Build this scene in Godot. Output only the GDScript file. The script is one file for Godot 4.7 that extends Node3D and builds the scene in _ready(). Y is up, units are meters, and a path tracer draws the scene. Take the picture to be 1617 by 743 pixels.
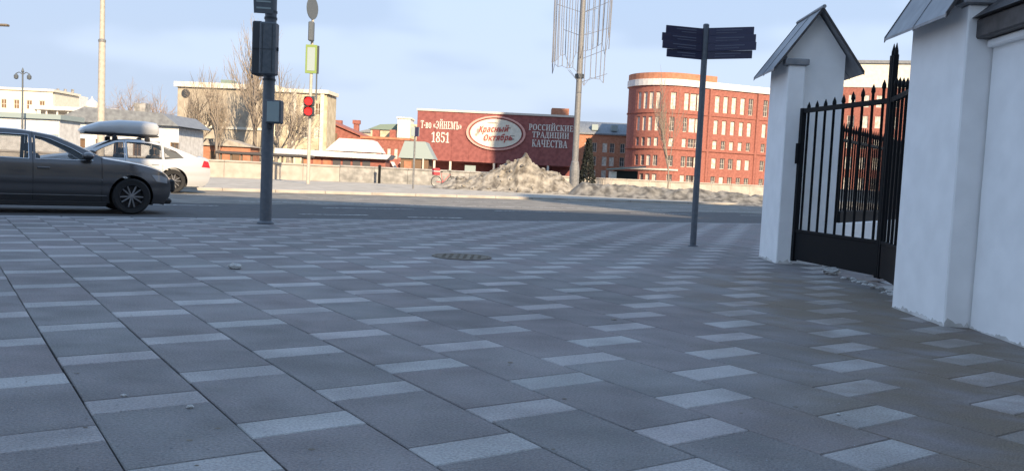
extends Node3D

# x = right of the camera, -z = ahead of it, metres. Road and paving run at TH to the view.
const TH := 0.59536
const KERB_V := 14.86
const FAR_V := 31.6
const WALL_V := 54.0
const ROAD_Y := -0.1

var rng := RandomNumberGenerator.new()
var nz := FastNoiseLite.new()
var M := {}
var used := {}
var cache := {}

# ---------------------------------------------------------------- helpers
func uv(u: float, v: float, y := 0.0) -> Vector3:
	return Vector3(u * cos(TH) - v * sin(TH), y, -(u * sin(TH) + v * cos(TH)))

func at(x: float, d: float, y := 0.0) -> Vector3:
	return Vector3(x, y, -d)

func srgb(c: Color) -> Color:
	return c.linear_to_srgb()

func tex(c1: Color, c2: Color, freq: float, octaves: int, seed_: int, size := 256, contrast := 1.0, speck := 0.0) -> ImageTexture:
	var n := FastNoiseLite.new()
	n.seed = seed_
	n.noise_type = FastNoiseLite.TYPE_SIMPLEX_SMOOTH
	n.frequency = freq
	n.fractal_type = FastNoiseLite.FRACTAL_FBM
	n.fractal_octaves = octaves
	var im := n.get_seamless_image(size, size)
	im.convert(Image.FORMAT_L8)
	var src := im.get_data()
	var out := PackedByteArray()
	out.resize(size * size * 3)
	var r := RandomNumberGenerator.new()
	r.seed = seed_ * 7 + 3
	for i in size * size:
		var t: float = clamp((src[i] / 255.0 - 0.5) * contrast + 0.5 + (r.randf() - 0.5) * speck, 0.0, 1.0)
		var c := c1.lerp(c2, t).linear_to_srgb()
		out[i * 3] = int(clamp(c.r, 0, 1) * 255)
		out[i * 3 + 1] = int(clamp(c.g, 0, 1) * 255)
		out[i * 3 + 2] = int(clamp(c.b, 0, 1) * 255)
	var o := Image.create_from_data(size, size, false, Image.FORMAT_RGB8, out)
	o.generate_mipmaps()
	return ImageTexture.create_from_image(o)

# linear base colour
func mat(r: float, g: float, b: float, rough := 0.8, metal := 0.0) -> StandardMaterial3D:
	var m := StandardMaterial3D.new()
	m.albedo_color = srgb(Color(r, g, b))
	m.roughness = rough
	m.metallic = metal
	return m

func tmat(c1: Color, c2: Color, metres: float, rough: float, seed_: int, freq := 0.02, octaves := 4, contrast := 1.4, speck := 0.1, size := 256) -> StandardMaterial3D:
	var m := StandardMaterial3D.new()
	m.albedo_texture = tex(c1, c2, freq, octaves, seed_, size, contrast, speck)
	m.roughness = rough
	m.uv1_triplanar = true
	m.uv1_world_triplanar = true
	m.uv1_scale = Vector3.ONE / metres
	return m

func bump(m: StandardMaterial3D, seed_: int, freq: float, size: int, scale_: float) -> void:
	var n := FastNoiseLite.new()
	n.seed = seed_ + 500
	n.frequency = freq
	n.fractal_octaves = 4
	var im := n.get_seamless_image(size, size)
	im.convert(Image.FORMAT_RGBA8)
	im.bump_map_to_normal_map(scale_ * 6.0)
	m.normal_enabled = true
	m.normal_texture = ImageTexture.create_from_image(im)
	m.normal_scale = 0.6

func numbered(s: String) -> String:
	if not used.has(s):
		used[s] = 0
		return s
	used[s] += 1
	return "%s_%03d" % [s, used[s]]

func thing(called: String, label: String, category: String, pos := Vector3.ZERO, turn := 0.0, group := "") -> Node3D:
	var o := Node3D.new()
	o.name = numbered(called)
	add_child(o)
	o.position = pos
	o.rotation.y = turn
	o.set_meta("label", label)
	o.set_meta("category", category)
	if group != "":
		o.set_meta("group", group)
	return o

func part(called: String, mesh: Mesh, m: Material, parent: Node, pos := Vector3.ZERO, rot := Vector3.ZERO) -> MeshInstance3D:
	var o := MeshInstance3D.new()
	o.name = called
	o.mesh = mesh
	o.material_override = m
	parent.add_child(o, true)
	o.position = pos
	o.rotation = rot
	return o

func struct(called: String, mesh: Mesh, m: Material) -> MeshInstance3D:
	var o := part(called, mesh, m, self)
	o.set_meta("kind", "structure")
	return o

func st() -> SurfaceTool:
	var s := SurfaceTool.new()
	s.begin(Mesh.PRIMITIVE_TRIANGLES)
	return s

func done(s: SurfaceTool) -> ArrayMesh:
	s.generate_normals()
	return s.commit()

# quad seen from its front in counter-clockwise order a b c d (written clockwise)
func quad(s: SurfaceTool, a: Vector3, b: Vector3, c: Vector3, d: Vector3) -> void:
	s.add_vertex(a); s.add_vertex(c); s.add_vertex(b)
	s.add_vertex(a); s.add_vertex(d); s.add_vertex(c)

func tri(s: SurfaceTool, a: Vector3, b: Vector3, c: Vector3) -> void:
	s.add_vertex(a); s.add_vertex(c); s.add_vertex(b)

# box lo..hi with chamfer e on all edges
func cbox(s: SurfaceTool, lo: Vector3, hi: Vector3, e := 0.0, tf := Transform3D.IDENTITY) -> void:
	s.set_smooth_group(-1)
	var c := (lo + hi) * 0.5
	var h := (hi - lo) * 0.5
	var axes := [Vector3.RIGHT, Vector3.UP, Vector3.BACK]
	for i in 3:
		for sg in [-1.0, 1.0]:
			var n: Vector3 = axes[i] * sg
			var a: Vector3 = axes[(i + 1) % 3]
			var b: Vector3 = axes[(i + 2) % 3] * sg
			var hn: float = h[i]; var ha: float = h[(i + 1) % 3] - e; var hb: float = h[(i + 2) % 3] - e
			quad(s, tf * (c + n * hn - a * ha - b * hb), tf * (c + n * hn + a * ha - b * hb), tf * (c + n * hn + a * ha + b * hb), tf * (c + n * hn - a * ha + b * hb))
	if e > 0.0:
		for i in 3:
			var j := (i + 1) % 3
			var k := (i + 2) % 3
			for si in [-1.0, 1.0]:
				for sj in [-1.0, 1.0]:
					var p1: Vector3 = axes[i] * si * h[i] + axes[j] * sj * (h[j] - e)
					var p2: Vector3 = axes[i] * si * (h[i] - e) + axes[j] * sj * h[j]
					var w: Vector3 = axes[k] * (h[k] - e)
					if si * sj > 0:
						quad(s, tf * (c + p1 - w), tf * (c + p2 - w), tf * (c + p2 + w), tf * (c + p1 + w))
					else:
						quad(s, tf * (c + p2 - w), tf * (c + p1 - w), tf * (c + p1 + w), tf * (c + p2 + w))
		for sx in [-1.0, 1.0]:
			for sy in [-1.0, 1.0]:
				for sz in [-1.0, 1.0]:
					var q := Vector3(sx, sy, sz)
					var ax := c + q * Vector3(h.x, h.y - e, h.z - e)
					var ay := c + q * Vector3(h.x - e, h.y, h.z - e)
					var az := c + q * Vector3(h.x - e, h.y - e, h.z)
					if sx * sy * sz > 0:
						tri(s, tf * ax, tf * ay, tf * az)
					else:
						tri(s, tf * ax, tf * az, tf * ay)

func box(w: float, h: float, d: float, e := 0.0) -> ArrayMesh:
	var key := "b%.4f_%.4f_%.4f_%.4f" % [w, h, d, e]
	if cache.has(key): return cache[key]
	var s := st()
	cbox(s, Vector3(-w / 2, -h / 2, -d / 2), Vector3(w / 2, h / 2, d / 2), e)
	cache[key] = done(s)
	return cache[key]

func boxm(lo: Vector3, hi: Vector3, e := 0.0) -> ArrayMesh:
	var s := st()
	cbox(s, lo, hi, e)
	return done(s)

# tube along points with radii
func add_tube(s: SurfaceTool, pts: Array, rad: Array, n := 8, caps := true) -> void:
	s.set_smooth_group(0)
	var rings := []
	var side := Vector3.ZERO
	for i in pts.size():
		var d: Vector3
		if i == 0: d = pts[1] - pts[0]
		elif i == pts.size() - 1: d = pts[i] - pts[i - 1]
		else: d = pts[i + 1] - pts[i - 1]
		d = d.normalized()
		if side == Vector3.ZERO:
			side = d.cross(Vector3.UP if absf(d.y) < 0.9 else Vector3.RIGHT).normalized()
		side = (side - d * side.dot(d)).normalized()
		var up := d.cross(side)
		var ring := []
		for k in n:
			var a := TAU * k / n
			ring.append(pts[i] + (side * cos(a) + up * sin(a)) * float(rad[i]))
		rings.append(ring)
	for i in rings.size() - 1:
		for k in n:
			var k2 := (k + 1) % n
			quad(s, rings[i][k], rings[i][k2], rings[i + 1][k2], rings[i + 1][k])
	if caps:
		s.set_smooth_group(-1)
		for k in range(1, n - 1):
			tri(s, rings[0][0], rings[0][k + 1], rings[0][k])
			tri(s, rings[-1][0], rings[-1][k], rings[-1][k + 1])

func tube(pts: Array, rad: Array, n := 8) -> ArrayMesh:
	var s := st()
	add_tube(s, pts, rad, n)
	return done(s)

# lathe about y: profile of Vector2(radius, y), bottom to top
func lathe(prof: Array, n := 16) -> ArrayMesh:
	var s := st()
	for i in prof.size() - 1:
		s.set_smooth_group(i if false else -1)
		for k in n:
			var a := TAU * k / n
			var b := TAU * (k + 1) / n
			var p0: Vector2 = prof[i]
			var p1: Vector2 = prof[i + 1]
			quad(s, Vector3(cos(a) * p0.x, p0.y, -sin(a) * p0.x), Vector3(cos(b) * p0.x, p0.y, -sin(b) * p0.x), Vector3(cos(b) * p1.x, p1.y, -sin(b) * p1.x), Vector3(cos(a) * p1.x, p1.y, -sin(a) * p1.x))
	return done(s)

# prism of an xy polygon between z0 and z1
func prism(poly: PackedVector2Array, z0: float, z1: float) -> ArrayMesh:
	var s := st()
	s.set_smooth_group(-1)
	var p := poly
	if Geometry2D.is_polygon_clockwise(p):
		p = p.duplicate(); p.reverse()
	var t := Geometry2D.triangulate_polygon(p)
	for i in range(0, t.size(), 3):
		var a := p[t[i]]; var b := p[t[i + 1]]; var c := p[t[i + 2]]
		if (b - a).cross(c - a) < 0:
			var x := b; b = c; c = x
		tri(s, Vector3(a.x, a.y, z1), Vector3(b.x, b.y, z1), Vector3(c.x, c.y, z1))
		tri(s, Vector3(a.x, a.y, z0), Vector3(c.x, c.y, z0), Vector3(b.x, b.y, z0))
	for i in p.size():
		var a := p[i]; var b := p[(i + 1) % p.size()]
		quad(s, Vector3(b.x, b.y, z1), Vector3(a.x, a.y, z1), Vector3(a.x, a.y, z0), Vector3(b.x, b.y, z0))
	return done(s)

func poly_circle(cx: float, cy: float, r: float, n := 32) -> PackedVector2Array:
	var p := PackedVector2Array()
	for i in n:
		p.append(Vector2(cx + cos(TAU * i / n) * r, cy + sin(TAU * i / n) * r))
	return p

# raised lettering fitted into w x h metres, centred on the origin, leaning by shear
func text(s: String, w: float, h: float, font: String, shear := 0.0) -> ArrayMesh:
	var f := SystemFont.new()
	f.font_names = PackedStringArray([font])
	f.font_weight = 700
	var t := TextMesh.new()
	t.font = f
	t.text = s
	t.font_size = 64
	t.pixel_size = 0.01
	t.depth = 0.1
	t.curve_step = 4.0
	var ar := t.get_mesh_arrays()
	var vs: PackedVector3Array = ar[Mesh.ARRAY_VERTEX]
	var bb := AABB(vs[0], Vector3.ZERO)
	for v in vs: bb = bb.expand(v)
	var c := bb.get_center()
	for i in vs.size():
		var v := vs[i] - c
		vs[i] = Vector3((v.x / bb.size.x) * w + shear * (v.y / bb.size.y) * h, v.y / bb.size.y * h, v.z)
	ar[Mesh.ARRAY_VERTEX] = vs
	var m := ArrayMesh.new()
	m.add_surface_from_arrays(Mesh.PRIMITIVE_TRIANGLES, ar)
	return m

# wall with rectangular openings; fmap(s, y, out) -> Vector3, out > 0 towards the viewer
func facade_mesh(w: float, h: float, ops: Array, fmap: Callable, reveal := 0.3, step := 99.0) -> ArrayMesh:
	var xs := [0.0, w]
	var ys := [0.0, h]
	for o in ops:
		for q in [o.position.x, o.end.x]:
			if not xs.has(q): xs.append(q)
		for q in [o.position.y, o.end.y]:
			if not ys.has(q): ys.append(q)
	var k := step
	while k < w:
		xs.append(k); k += step
	xs.sort(); ys.sort()
	var s := st()
	s.set_smooth_group(-1)
	for j in ys.size() - 1:
		for i in xs.size() - 1:
			var cx: float = (xs[i] + xs[i + 1]) / 2
			var cy: float = (ys[j] + ys[j + 1]) / 2
			if xs[i + 1] - xs[i] < 1e-5 or ys[j + 1] - ys[j] < 1e-5: continue
			var hole := false
			for o in ops:
				if o.has_point(Vector2(cx, cy)): hole = true; break
			if hole: continue
			quad(s, fmap.call(xs[i], ys[j], 0.0), fmap.call(xs[i + 1], ys[j], 0.0), fmap.call(xs[i + 1], ys[j + 1], 0.0), fmap.call(xs[i], ys[j + 1], 0.0))
	for o in ops:
		var x0: float = o.position.x; var x1: float = o.end.x; var y0: float = o.position.y; var y1: float = o.end.y
		var r := -reveal
		quad(s, fmap.call(x0, y0, 0.0), fmap.call(x1, y0, 0.0), fmap.call(x1, y0, r), fmap.call(x0, y0, r))
		quad(s, fmap.call(x0, y1, r), fmap.call(x1, y1, r), fmap.call(x1, y1, 0.0), fmap.call(x0, y1, 0.0))
		quad(s, fmap.call(x0, y0, r), fmap.call(x0, y1, r), fmap.call(x0, y1, 0.0), fmap.call(x0, y0, 0.0))
		quad(s, fmap.call(x1, y0, 0.0), fmap.call(x1, y1, 0.0), fmap.call(x1, y1, r), fmap.call(x1, y0, r))
	return done(s)

func flat_map(s: float, y: float, out: float) -> Vector3:
	return Vector3(s, y, out)

# one window: frame with bars, pane a child. Standing at its lower left corner, facing +z
func window_mesh(w: float, h: float, nx: int, ny: int, t := 0.09) -> ArrayMesh:
	var key := "w%.2f_%.2f_%d_%d_%.2f" % [w, h, nx, ny, t]
	if cache.has(key): return cache[key]
	var s := st()
	cbox(s, Vector3(0, 0, -0.06), Vector3(t, h, 0.03))
	cbox(s, Vector3(w - t, 0, -0.06), Vector3(w, h, 0.03))
	cbox(s, Vector3(t, 0, -0.06), Vector3(w - t, t, 0.03))
	cbox(s, Vector3(t, h - t, -0.06), Vector3(w - t, h, 0.03))
	for i in range(1, nx):
		cbox(s, Vector3(w * i / nx - t * 0.35, t, -0.05), Vector3(w * i / nx + t * 0.35, h - t, 0.01))
	for j in range(1, ny):
		cbox(s, Vector3(t, h * j / ny - t * 0.3, -0.05), Vector3(w - t, h * j / ny + t * 0.3, 0.008))
	cache[key] = done(s)
	return cache[key]

func put_window(parent: Node, o: Rect2, fmap: Callable, frame: Material, pane: Material, nx := 2, ny := 2, inset := 0.12) -> void:
	var a: Vector3 = fmap.call(o.position.x, o.position.y, -inset)
	var b: Vector3 = fmap.call(o.end.x, o.position.y, -inset)
	var dx := (b - a).normalized()
	var wn := part("window", window_mesh(snapped((b - a).length(), 0.01), o.size.y, nx, ny), frame, parent)
	wn.transform = Transform3D(Basis(dx, Vector3.UP, dx.cross(Vector3.UP)), a)
	part("pane", box(snapped((b - a).length(), 0.01) - 0.02, o.size.y - 0.02, 0.02), pane, wn, Vector3((b - a).length() / 2, o.size.y / 2, -0.04))

func _ready() -> void:
	rng.seed = 20240311
	nz.seed = 5
	nz.frequency = 0.3
	nz.fractal_octaves = 4
	setup_view()
	materials()
	ground()
	pavement()
	road()
	embankment()
	churchyard()
	far_bank()
	left_bank()
	shading_buildings()
	signal_post()
	crossing_signal()
	small_post()
	mast()
	lamps()
	way_sign()
	cars()
	snow()
	trees()
	litter()

# ---------------------------------------------------------------- camera, sky, sun
func setup_view() -> void:
	var cam := Camera3D.new()
	cam.name = "camera"
	add_child(cam)
	cam.position = Vector3(0, 0.95, 0)
	cam.rotation = Vector3(-0.0694, 0, 0.0459)
	cam.fov = 30.38
	cam.near = 0.05
	cam.far = 6000.0
	cam.current = true
	var e := Environment.new()
	e.background_mode = Environment.BG_SKY
	var sky := Sky.new()
	var ps := ProceduralSkyMaterial.new()
	ps.sky_top_color = srgb(Color(0.225, 0.335, 0.515))
	ps.sky_horizon_color = srgb(Color(0.305, 0.352, 0.425))
	ps.sky_curve = 0.23
	ps.ground_horizon_color = srgb(Color(0.6, 0.62, 0.66))
	ps.ground_bottom_color = srgb(Color(0.2, 0.2, 0.2))
	ps.sun_angle_max = 1.0
	ps.sky_cover = clouds()
	ps.sky_cover_modulate = Color(1, 1, 1, 1)
	sky.sky_material = ps
	e.sky = sky
	e.background_energy_multiplier = 1.0
	e.tonemap_mode = Environment.TONE_MAPPER_LINEAR
	e.tonemap_exposure = 2.1
	e.sdfgi_enabled = true
	e.ssao_enabled = true
	e.ssil_enabled = true
	var we := WorldEnvironment.new()
	we.name = "environment"
	we.environment = e
	add_child(we)
	var sun := DirectionalLight3D.new()
	sun.name = "sun"
	sun.light_color = Color(1.0, 0.90, 0.76)
	sun.light_energy = 1.4
	sun.light_angular_distance = 0.5
	sun.shadow_enabled = true
	add_child(sun)
	var az := deg_to_rad(25.0)
	var el := deg_to_rad(26.0)
	var dir := Vector3(-sin(az) * cos(el), -sin(el), -cos(az) * cos(el))
	sun.look_at_from_position(Vector3(0, 50, 0), Vector3(0, 50, 0) + dir, Vector3.UP)

func clouds() -> ImageTexture:
	var w := 1024
	var h := 512
	var n := FastNoiseLite.new()
	n.seed = 11
	n.frequency = 1.0
	n.fractal_octaves = 5
	var out := PackedByteArray()
	out.resize(w * h * 4)
	for j in h:
		var el := PI / 2 - PI * (j + 0.5) / h
		for i in w:
			var t := 0.0
			if el > 0.0 and el < 1.45:
				var a := TAU * (i + 0.5) / w
				var p := Vector3(cos(a) * cos(el), sin(el), sin(a) * cos(el))
				var v := n.get_noise_3d(p.x * 1.6 + 3.0, p.y * 9.0, p.z * 1.6)
				t = clamp((v - 0.14) * 0.35, 0.0, 0.07)
			var q := (j * w + i) * 4
			out[q] = 225; out[q + 1] = 228; out[q + 2] = 235
			out[q + 3] = int(t * 255)
	return ImageTexture.create_from_image(Image.create_from_data(w, h, false, Image.FORMAT_RGBA8, out))

# ---------------------------------------------------------------- materials
func materials() -> void:
	M.plaster = tmat(Color(0.83, 0.83, 0.83), Color(0.89, 0.89, 0.89), 2.2, 0.9, 21, 0.012, 6, 1.8, 0.05, 512)
	bump(M.plaster, 21, 0.02, 512, 1.0)
	M.plaster.normal_scale = 0.06
	M.plaster_dirty = tmat(Color(0.48, 0.47, 0.45), Color(0.72, 0.71, 0.69), 1.3, 0.92, 22, 0.015, 5, 1.7, 0.06)
	M.zinc = tmat(Color(0.20, 0.21, 0.23), Color(0.30, 0.31, 0.33), 1.0, 0.5, 23)
	M.zinc.metallic = 0.3
	M.brown_metal = tmat(Color(0.035, 0.032, 0.034), Color(0.075, 0.07, 0.072), 0.7, 0.55, 24)
	M.iron = mat(0.007, 0.008, 0.010, 0.55, 0.0)
	M.iron.metallic_specular = 0.25
	M.asphalt = tmat(Color(0.050, 0.051, 0.054), Color(0.092, 0.092, 0.092), 4.0, 0.88, 25, 0.02, 6, 1.0, 0.4, 512)
	M.salted_sunlit = tmat(Color(0.125, 0.118, 0.106), Color(0.24, 0.225, 0.20), 5.0, 0.9, 49, 0.012, 6, 1.2, 0.3, 512)  # road salt colour with the sunlit brightness of the far lanes painted in
	M.paving = tmat(Color(0.13, 0.125, 0.12), Color(0.24, 0.235, 0.23), 2.0, 0.85, 62, 0.02, 5, 1.5, 0.3)
	M.yard = tmat(Color(0.14, 0.135, 0.13), Color(0.50, 0.51, 0.52), 3.0, 0.9, 63, 0.012, 5, 2.2, 0.15)
	M.kerb = tmat(Color(0.24, 0.24, 0.25), Color(0.34, 0.34, 0.35), 1.2, 0.85, 26)
	M.sidewalk = tmat(Color(0.30, 0.275, 0.235), Color(0.44, 0.41, 0.36), 6.0, 0.92, 27, 0.01, 5, 1.6, 0.15, 512)
	M.sand = tmat(Color(0.20, 0.17, 0.13), Color(0.36, 0.32, 0.26), 3.0, 0.95, 28, 0.015, 5, 1.8, 0.25)
	M.granite = tmat(Color(0.30, 0.27, 0.235), Color(0.42, 0.39, 0.35), 2.5, 0.85, 29, 0.015, 5, 1.5, 0.2)
	M.granite_grey = tmat(Color(0.17, 0.17, 0.165), Color(0.36, 0.35, 0.335), 2.5, 0.85, 30, 0.015, 5, 1.9, 0.2)
	M.ground = tmat(Color(0.16, 0.15, 0.14), Color(0.26, 0.25, 0.23), 9.0, 0.95, 31)
	M.bedding = mat(0.035, 0.034, 0.035, 0.95)
	M.water = mat(0.03, 0.045, 0.05, 0.08)
	M.paint_white = tmat(Color(0.22, 0.22, 0.22), Color(0.70, 0.70, 0.68), 1.1, 0.8, 32, 0.03, 4, 2.6, 0.5)
	M.red = tmat(Color(0.24, 0.086, 0.066), Color(0.34, 0.130, 0.100), 3.0, 0.88, 33, 0.02, 5, 1.7, 0.3)
	M.red_orange = tmat(Color(0.36, 0.15, 0.085), Color(0.46, 0.21, 0.13), 4.0, 0.9, 34)
	M.sign_red = tmat(Color(0.20, 0.060, 0.056), Color(0.27, 0.088, 0.080), 5.0, 0.8, 35, 0.02, 5, 1.8, 0.25)
	M.cream = tmat(Color(0.62, 0.58, 0.48), Color(0.72, 0.68, 0.58), 4.0, 0.9, 36)
	M.white_far = tmat(Color(0.56, 0.55, 0.53), Color(0.74, 0.73, 0.71), 3.0, 0.8, 61)
	M.beige = tmat(Color(0.42, 0.36, 0.25), Color(0.56, 0.50, 0.37), 5.0, 0.92, 37, 0.015, 5, 1.8, 0.2)
	M.beige_grey = tmat(Color(0.33, 0.29, 0.23), Color(0.44, 0.39, 0.31), 5.0, 0.92, 38, 0.015, 5, 1.8, 0.2)
	M.pane_pale = tmat(Color(0.44, 0.40, 0.34), Color(0.72, 0.68, 0.62), 9.0, 0.35, 39, 0.05, 2, 2.0, 0.0)  # pale tone for window panes
	M.pane_dark = mat(0.09, 0.085, 0.085, 0.12)
	M.frame_white = mat(0.56, 0.51, 0.45, 0.7)
	M.frame_brown = mat(0.16, 0.10, 0.06, 0.7)
	M.roof_grey = tmat(Color(0.14, 0.15, 0.17), Color(0.22, 0.24, 0.26), 3.0, 0.6, 40)
	M.roof_green = mat(0.16, 0.22, 0.19, 0.7)
	M.dark_void = mat(0.012, 0.011, 0.012, 0.9)
	M.pole_grey = tmat(Color(0.085, 0.10, 0.12), Color(0.12, 0.135, 0.155), 0.6, 0.5, 41)
	M.housing = tmat(Color(0.07, 0.085, 0.10), Color(0.10, 0.115, 0.13), 0.5, 0.55, 42)
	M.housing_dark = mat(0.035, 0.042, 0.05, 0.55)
	M.lamp_post = tmat(Color(0.34, 0.31, 0.26), Color(0.46, 0.42, 0.36), 1.0, 0.6, 43)
	M.galv = tmat(Color(0.13, 0.135, 0.14), Color(0.20, 0.20, 0.205), 1.0, 0.5, 44)
	M.wire = mat(0.20, 0.21, 0.24, 0.6)
	M.navy = mat(0.012, 0.014, 0.05, 0.4)
	M.navy_light = mat(0.014, 0.017, 0.06, 0.4)
	M.faint = mat(0.09, 0.10, 0.15, 0.6)
	M.bark = tmat(Color(0.18, 0.15, 0.125), Color(0.30, 0.26, 0.22), 0.8, 0.95, 45)
	M.twig = mat(0.30, 0.25, 0.20, 0.95)
	M.twig_red = mat(0.34, 0.26, 0.20, 0.95)
	M.snow = tmat(Color(0.085, 0.074, 0.060), Color(0.36, 0.33, 0.28), 3.4, 0.95, 46, 0.012, 6, 2.6, 0.2, 512)
	M.snow_grey = tmat(Color(0.06, 0.057, 0.053), Color(0.24, 0.23, 0.21), 3.0, 0.95, 47, 0.02, 6, 2.2, 0.25)
	M.ice = tmat(Color(0.30, 0.29, 0.27), Color(0.66, 0.66, 0.65), 0.06, 0.8, 64, 0.03, 4, 2.0, 0.2)
	M.rubber = mat(0.014, 0.014, 0.015, 0.8)
	M.rim = mat(0.30, 0.30, 0.31, 0.35, 0.8)
	M.rim_dark = mat(0.03, 0.03, 0.033, 0.5, 0.3)
	M.chrome = mat(0.75, 0.76, 0.78, 0.15, 1.0)
	M.black_plastic = mat(0.015, 0.015, 0.017, 0.5)
	M.car_dark = mat(0.085, 0.082, 0.086, 0.28, 0.6)
	M.car_dark.clearcoat_enabled = true
	M.car_dark.clearcoat = 1.0
	M.car_dark.clearcoat_roughness = 0.05
	M.car_white = mat(0.50, 0.51, 0.52, 0.35, 0.2)
	M.car_white.clearcoat_enabled = true
	M.car_white.clearcoat = 1.0
	M.car_white.clearcoat_roughness = 0.06
	M.glass = mat(0.03, 0.04, 0.04, 0.04)
	M.glass.transparency = BaseMaterial3D.TRANSPARENCY_ALPHA
	M.glass.albedo_color.a = 0.3
	M.lens = mat(0.30, 0.31, 0.33, 0.1)
	M.tail = mat(0.55, 0.02, 0.03, 0.2)
	M.red_lamp = mat(0.6, 0.02, 0.02, 0.3)
	M.red_lamp.emission_enabled = true
	M.red_lamp.emission = Color(1.0, 0.12, 0.10)
	M.red_lamp.emission_energy_multiplier = 0.6
	M.lime = mat(0.19, 0.27, 0.075, 0.6)
	M.board_grey = mat(0.28, 0.34, 0.34, 0.6)
	M.seat = mat(0.05, 0.05, 0.055, 0.9)
	M.evergreen = mat(0.012, 0.016, 0.014, 0.95)
	M.bag_red = mat(0.50, 0.05, 0.06, 0.7)
	M.rust = tmat(Color(0.10, 0.08, 0.06), Color(0.20, 0.17, 0.13), 0.5, 0.8, 48)

# ---------------------------------------------------------------- ground
func ground() -> void:
	# near bank, as far back as the houses behind the camera
	var s := st()
	quad(s, uv(-900, -900, -0.35), uv(900, -900, -0.35), uv(900, WALL_V + 0.4, -0.35), uv(-900, WALL_V + 0.4, -0.35))
	struct("ground", done(s), M.ground)
	s = st()
	quad(s, uv(-900, WALL_V + 0.3, -4.2), uv(900, WALL_V + 0.3, -4.2), uv(900, 130, -4.2), uv(-900, 130, -4.2))
	struct("river_water", done(s), M.water)
	s = st()
	quad(s, uv(-2500, 129, -0.1), uv(2500, 129, -0.1), uv(2500, 3500, -0.1), uv(-2500, 3500, -0.1))
	quad(s, uv(-2500, 129, -6), uv(2500, 129, -6), uv(2500, 129, -0.1), uv(-2500, 129, -0.1))
	struct("far_bank_ground", done(s), M.ground)

func slab_mesh(w: float, l: float, gx: float, gz: float) -> Array:
	return [w - gx, l - gz]

func stain(p: Vector3) -> float:
	# brown silt trodden out of the gateway and along the wall foot
	var d := -p.z
	var e := 1.0 - clampf(absf(p.x - (2.15 + 0.08 * d)) / 1.7, 0.0, 1.0)
	var f := clampf((d - 1.4) / 1.2, 0.0, 1.0) * clampf((10.6 - d) / 2.5, 0.0, 1.0)
	var n := nz.get_noise_3d(p.x * 5.0, 0.0, p.z * 5.0) * 0.9 + nz.get_noise_3d(p.x * 19.0, 4.0, p.z * 19.0) * 0.6
	return clampf(e * f * (1.0 + n * 1.6) - 0.1, 0.0, 0.9)

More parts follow.
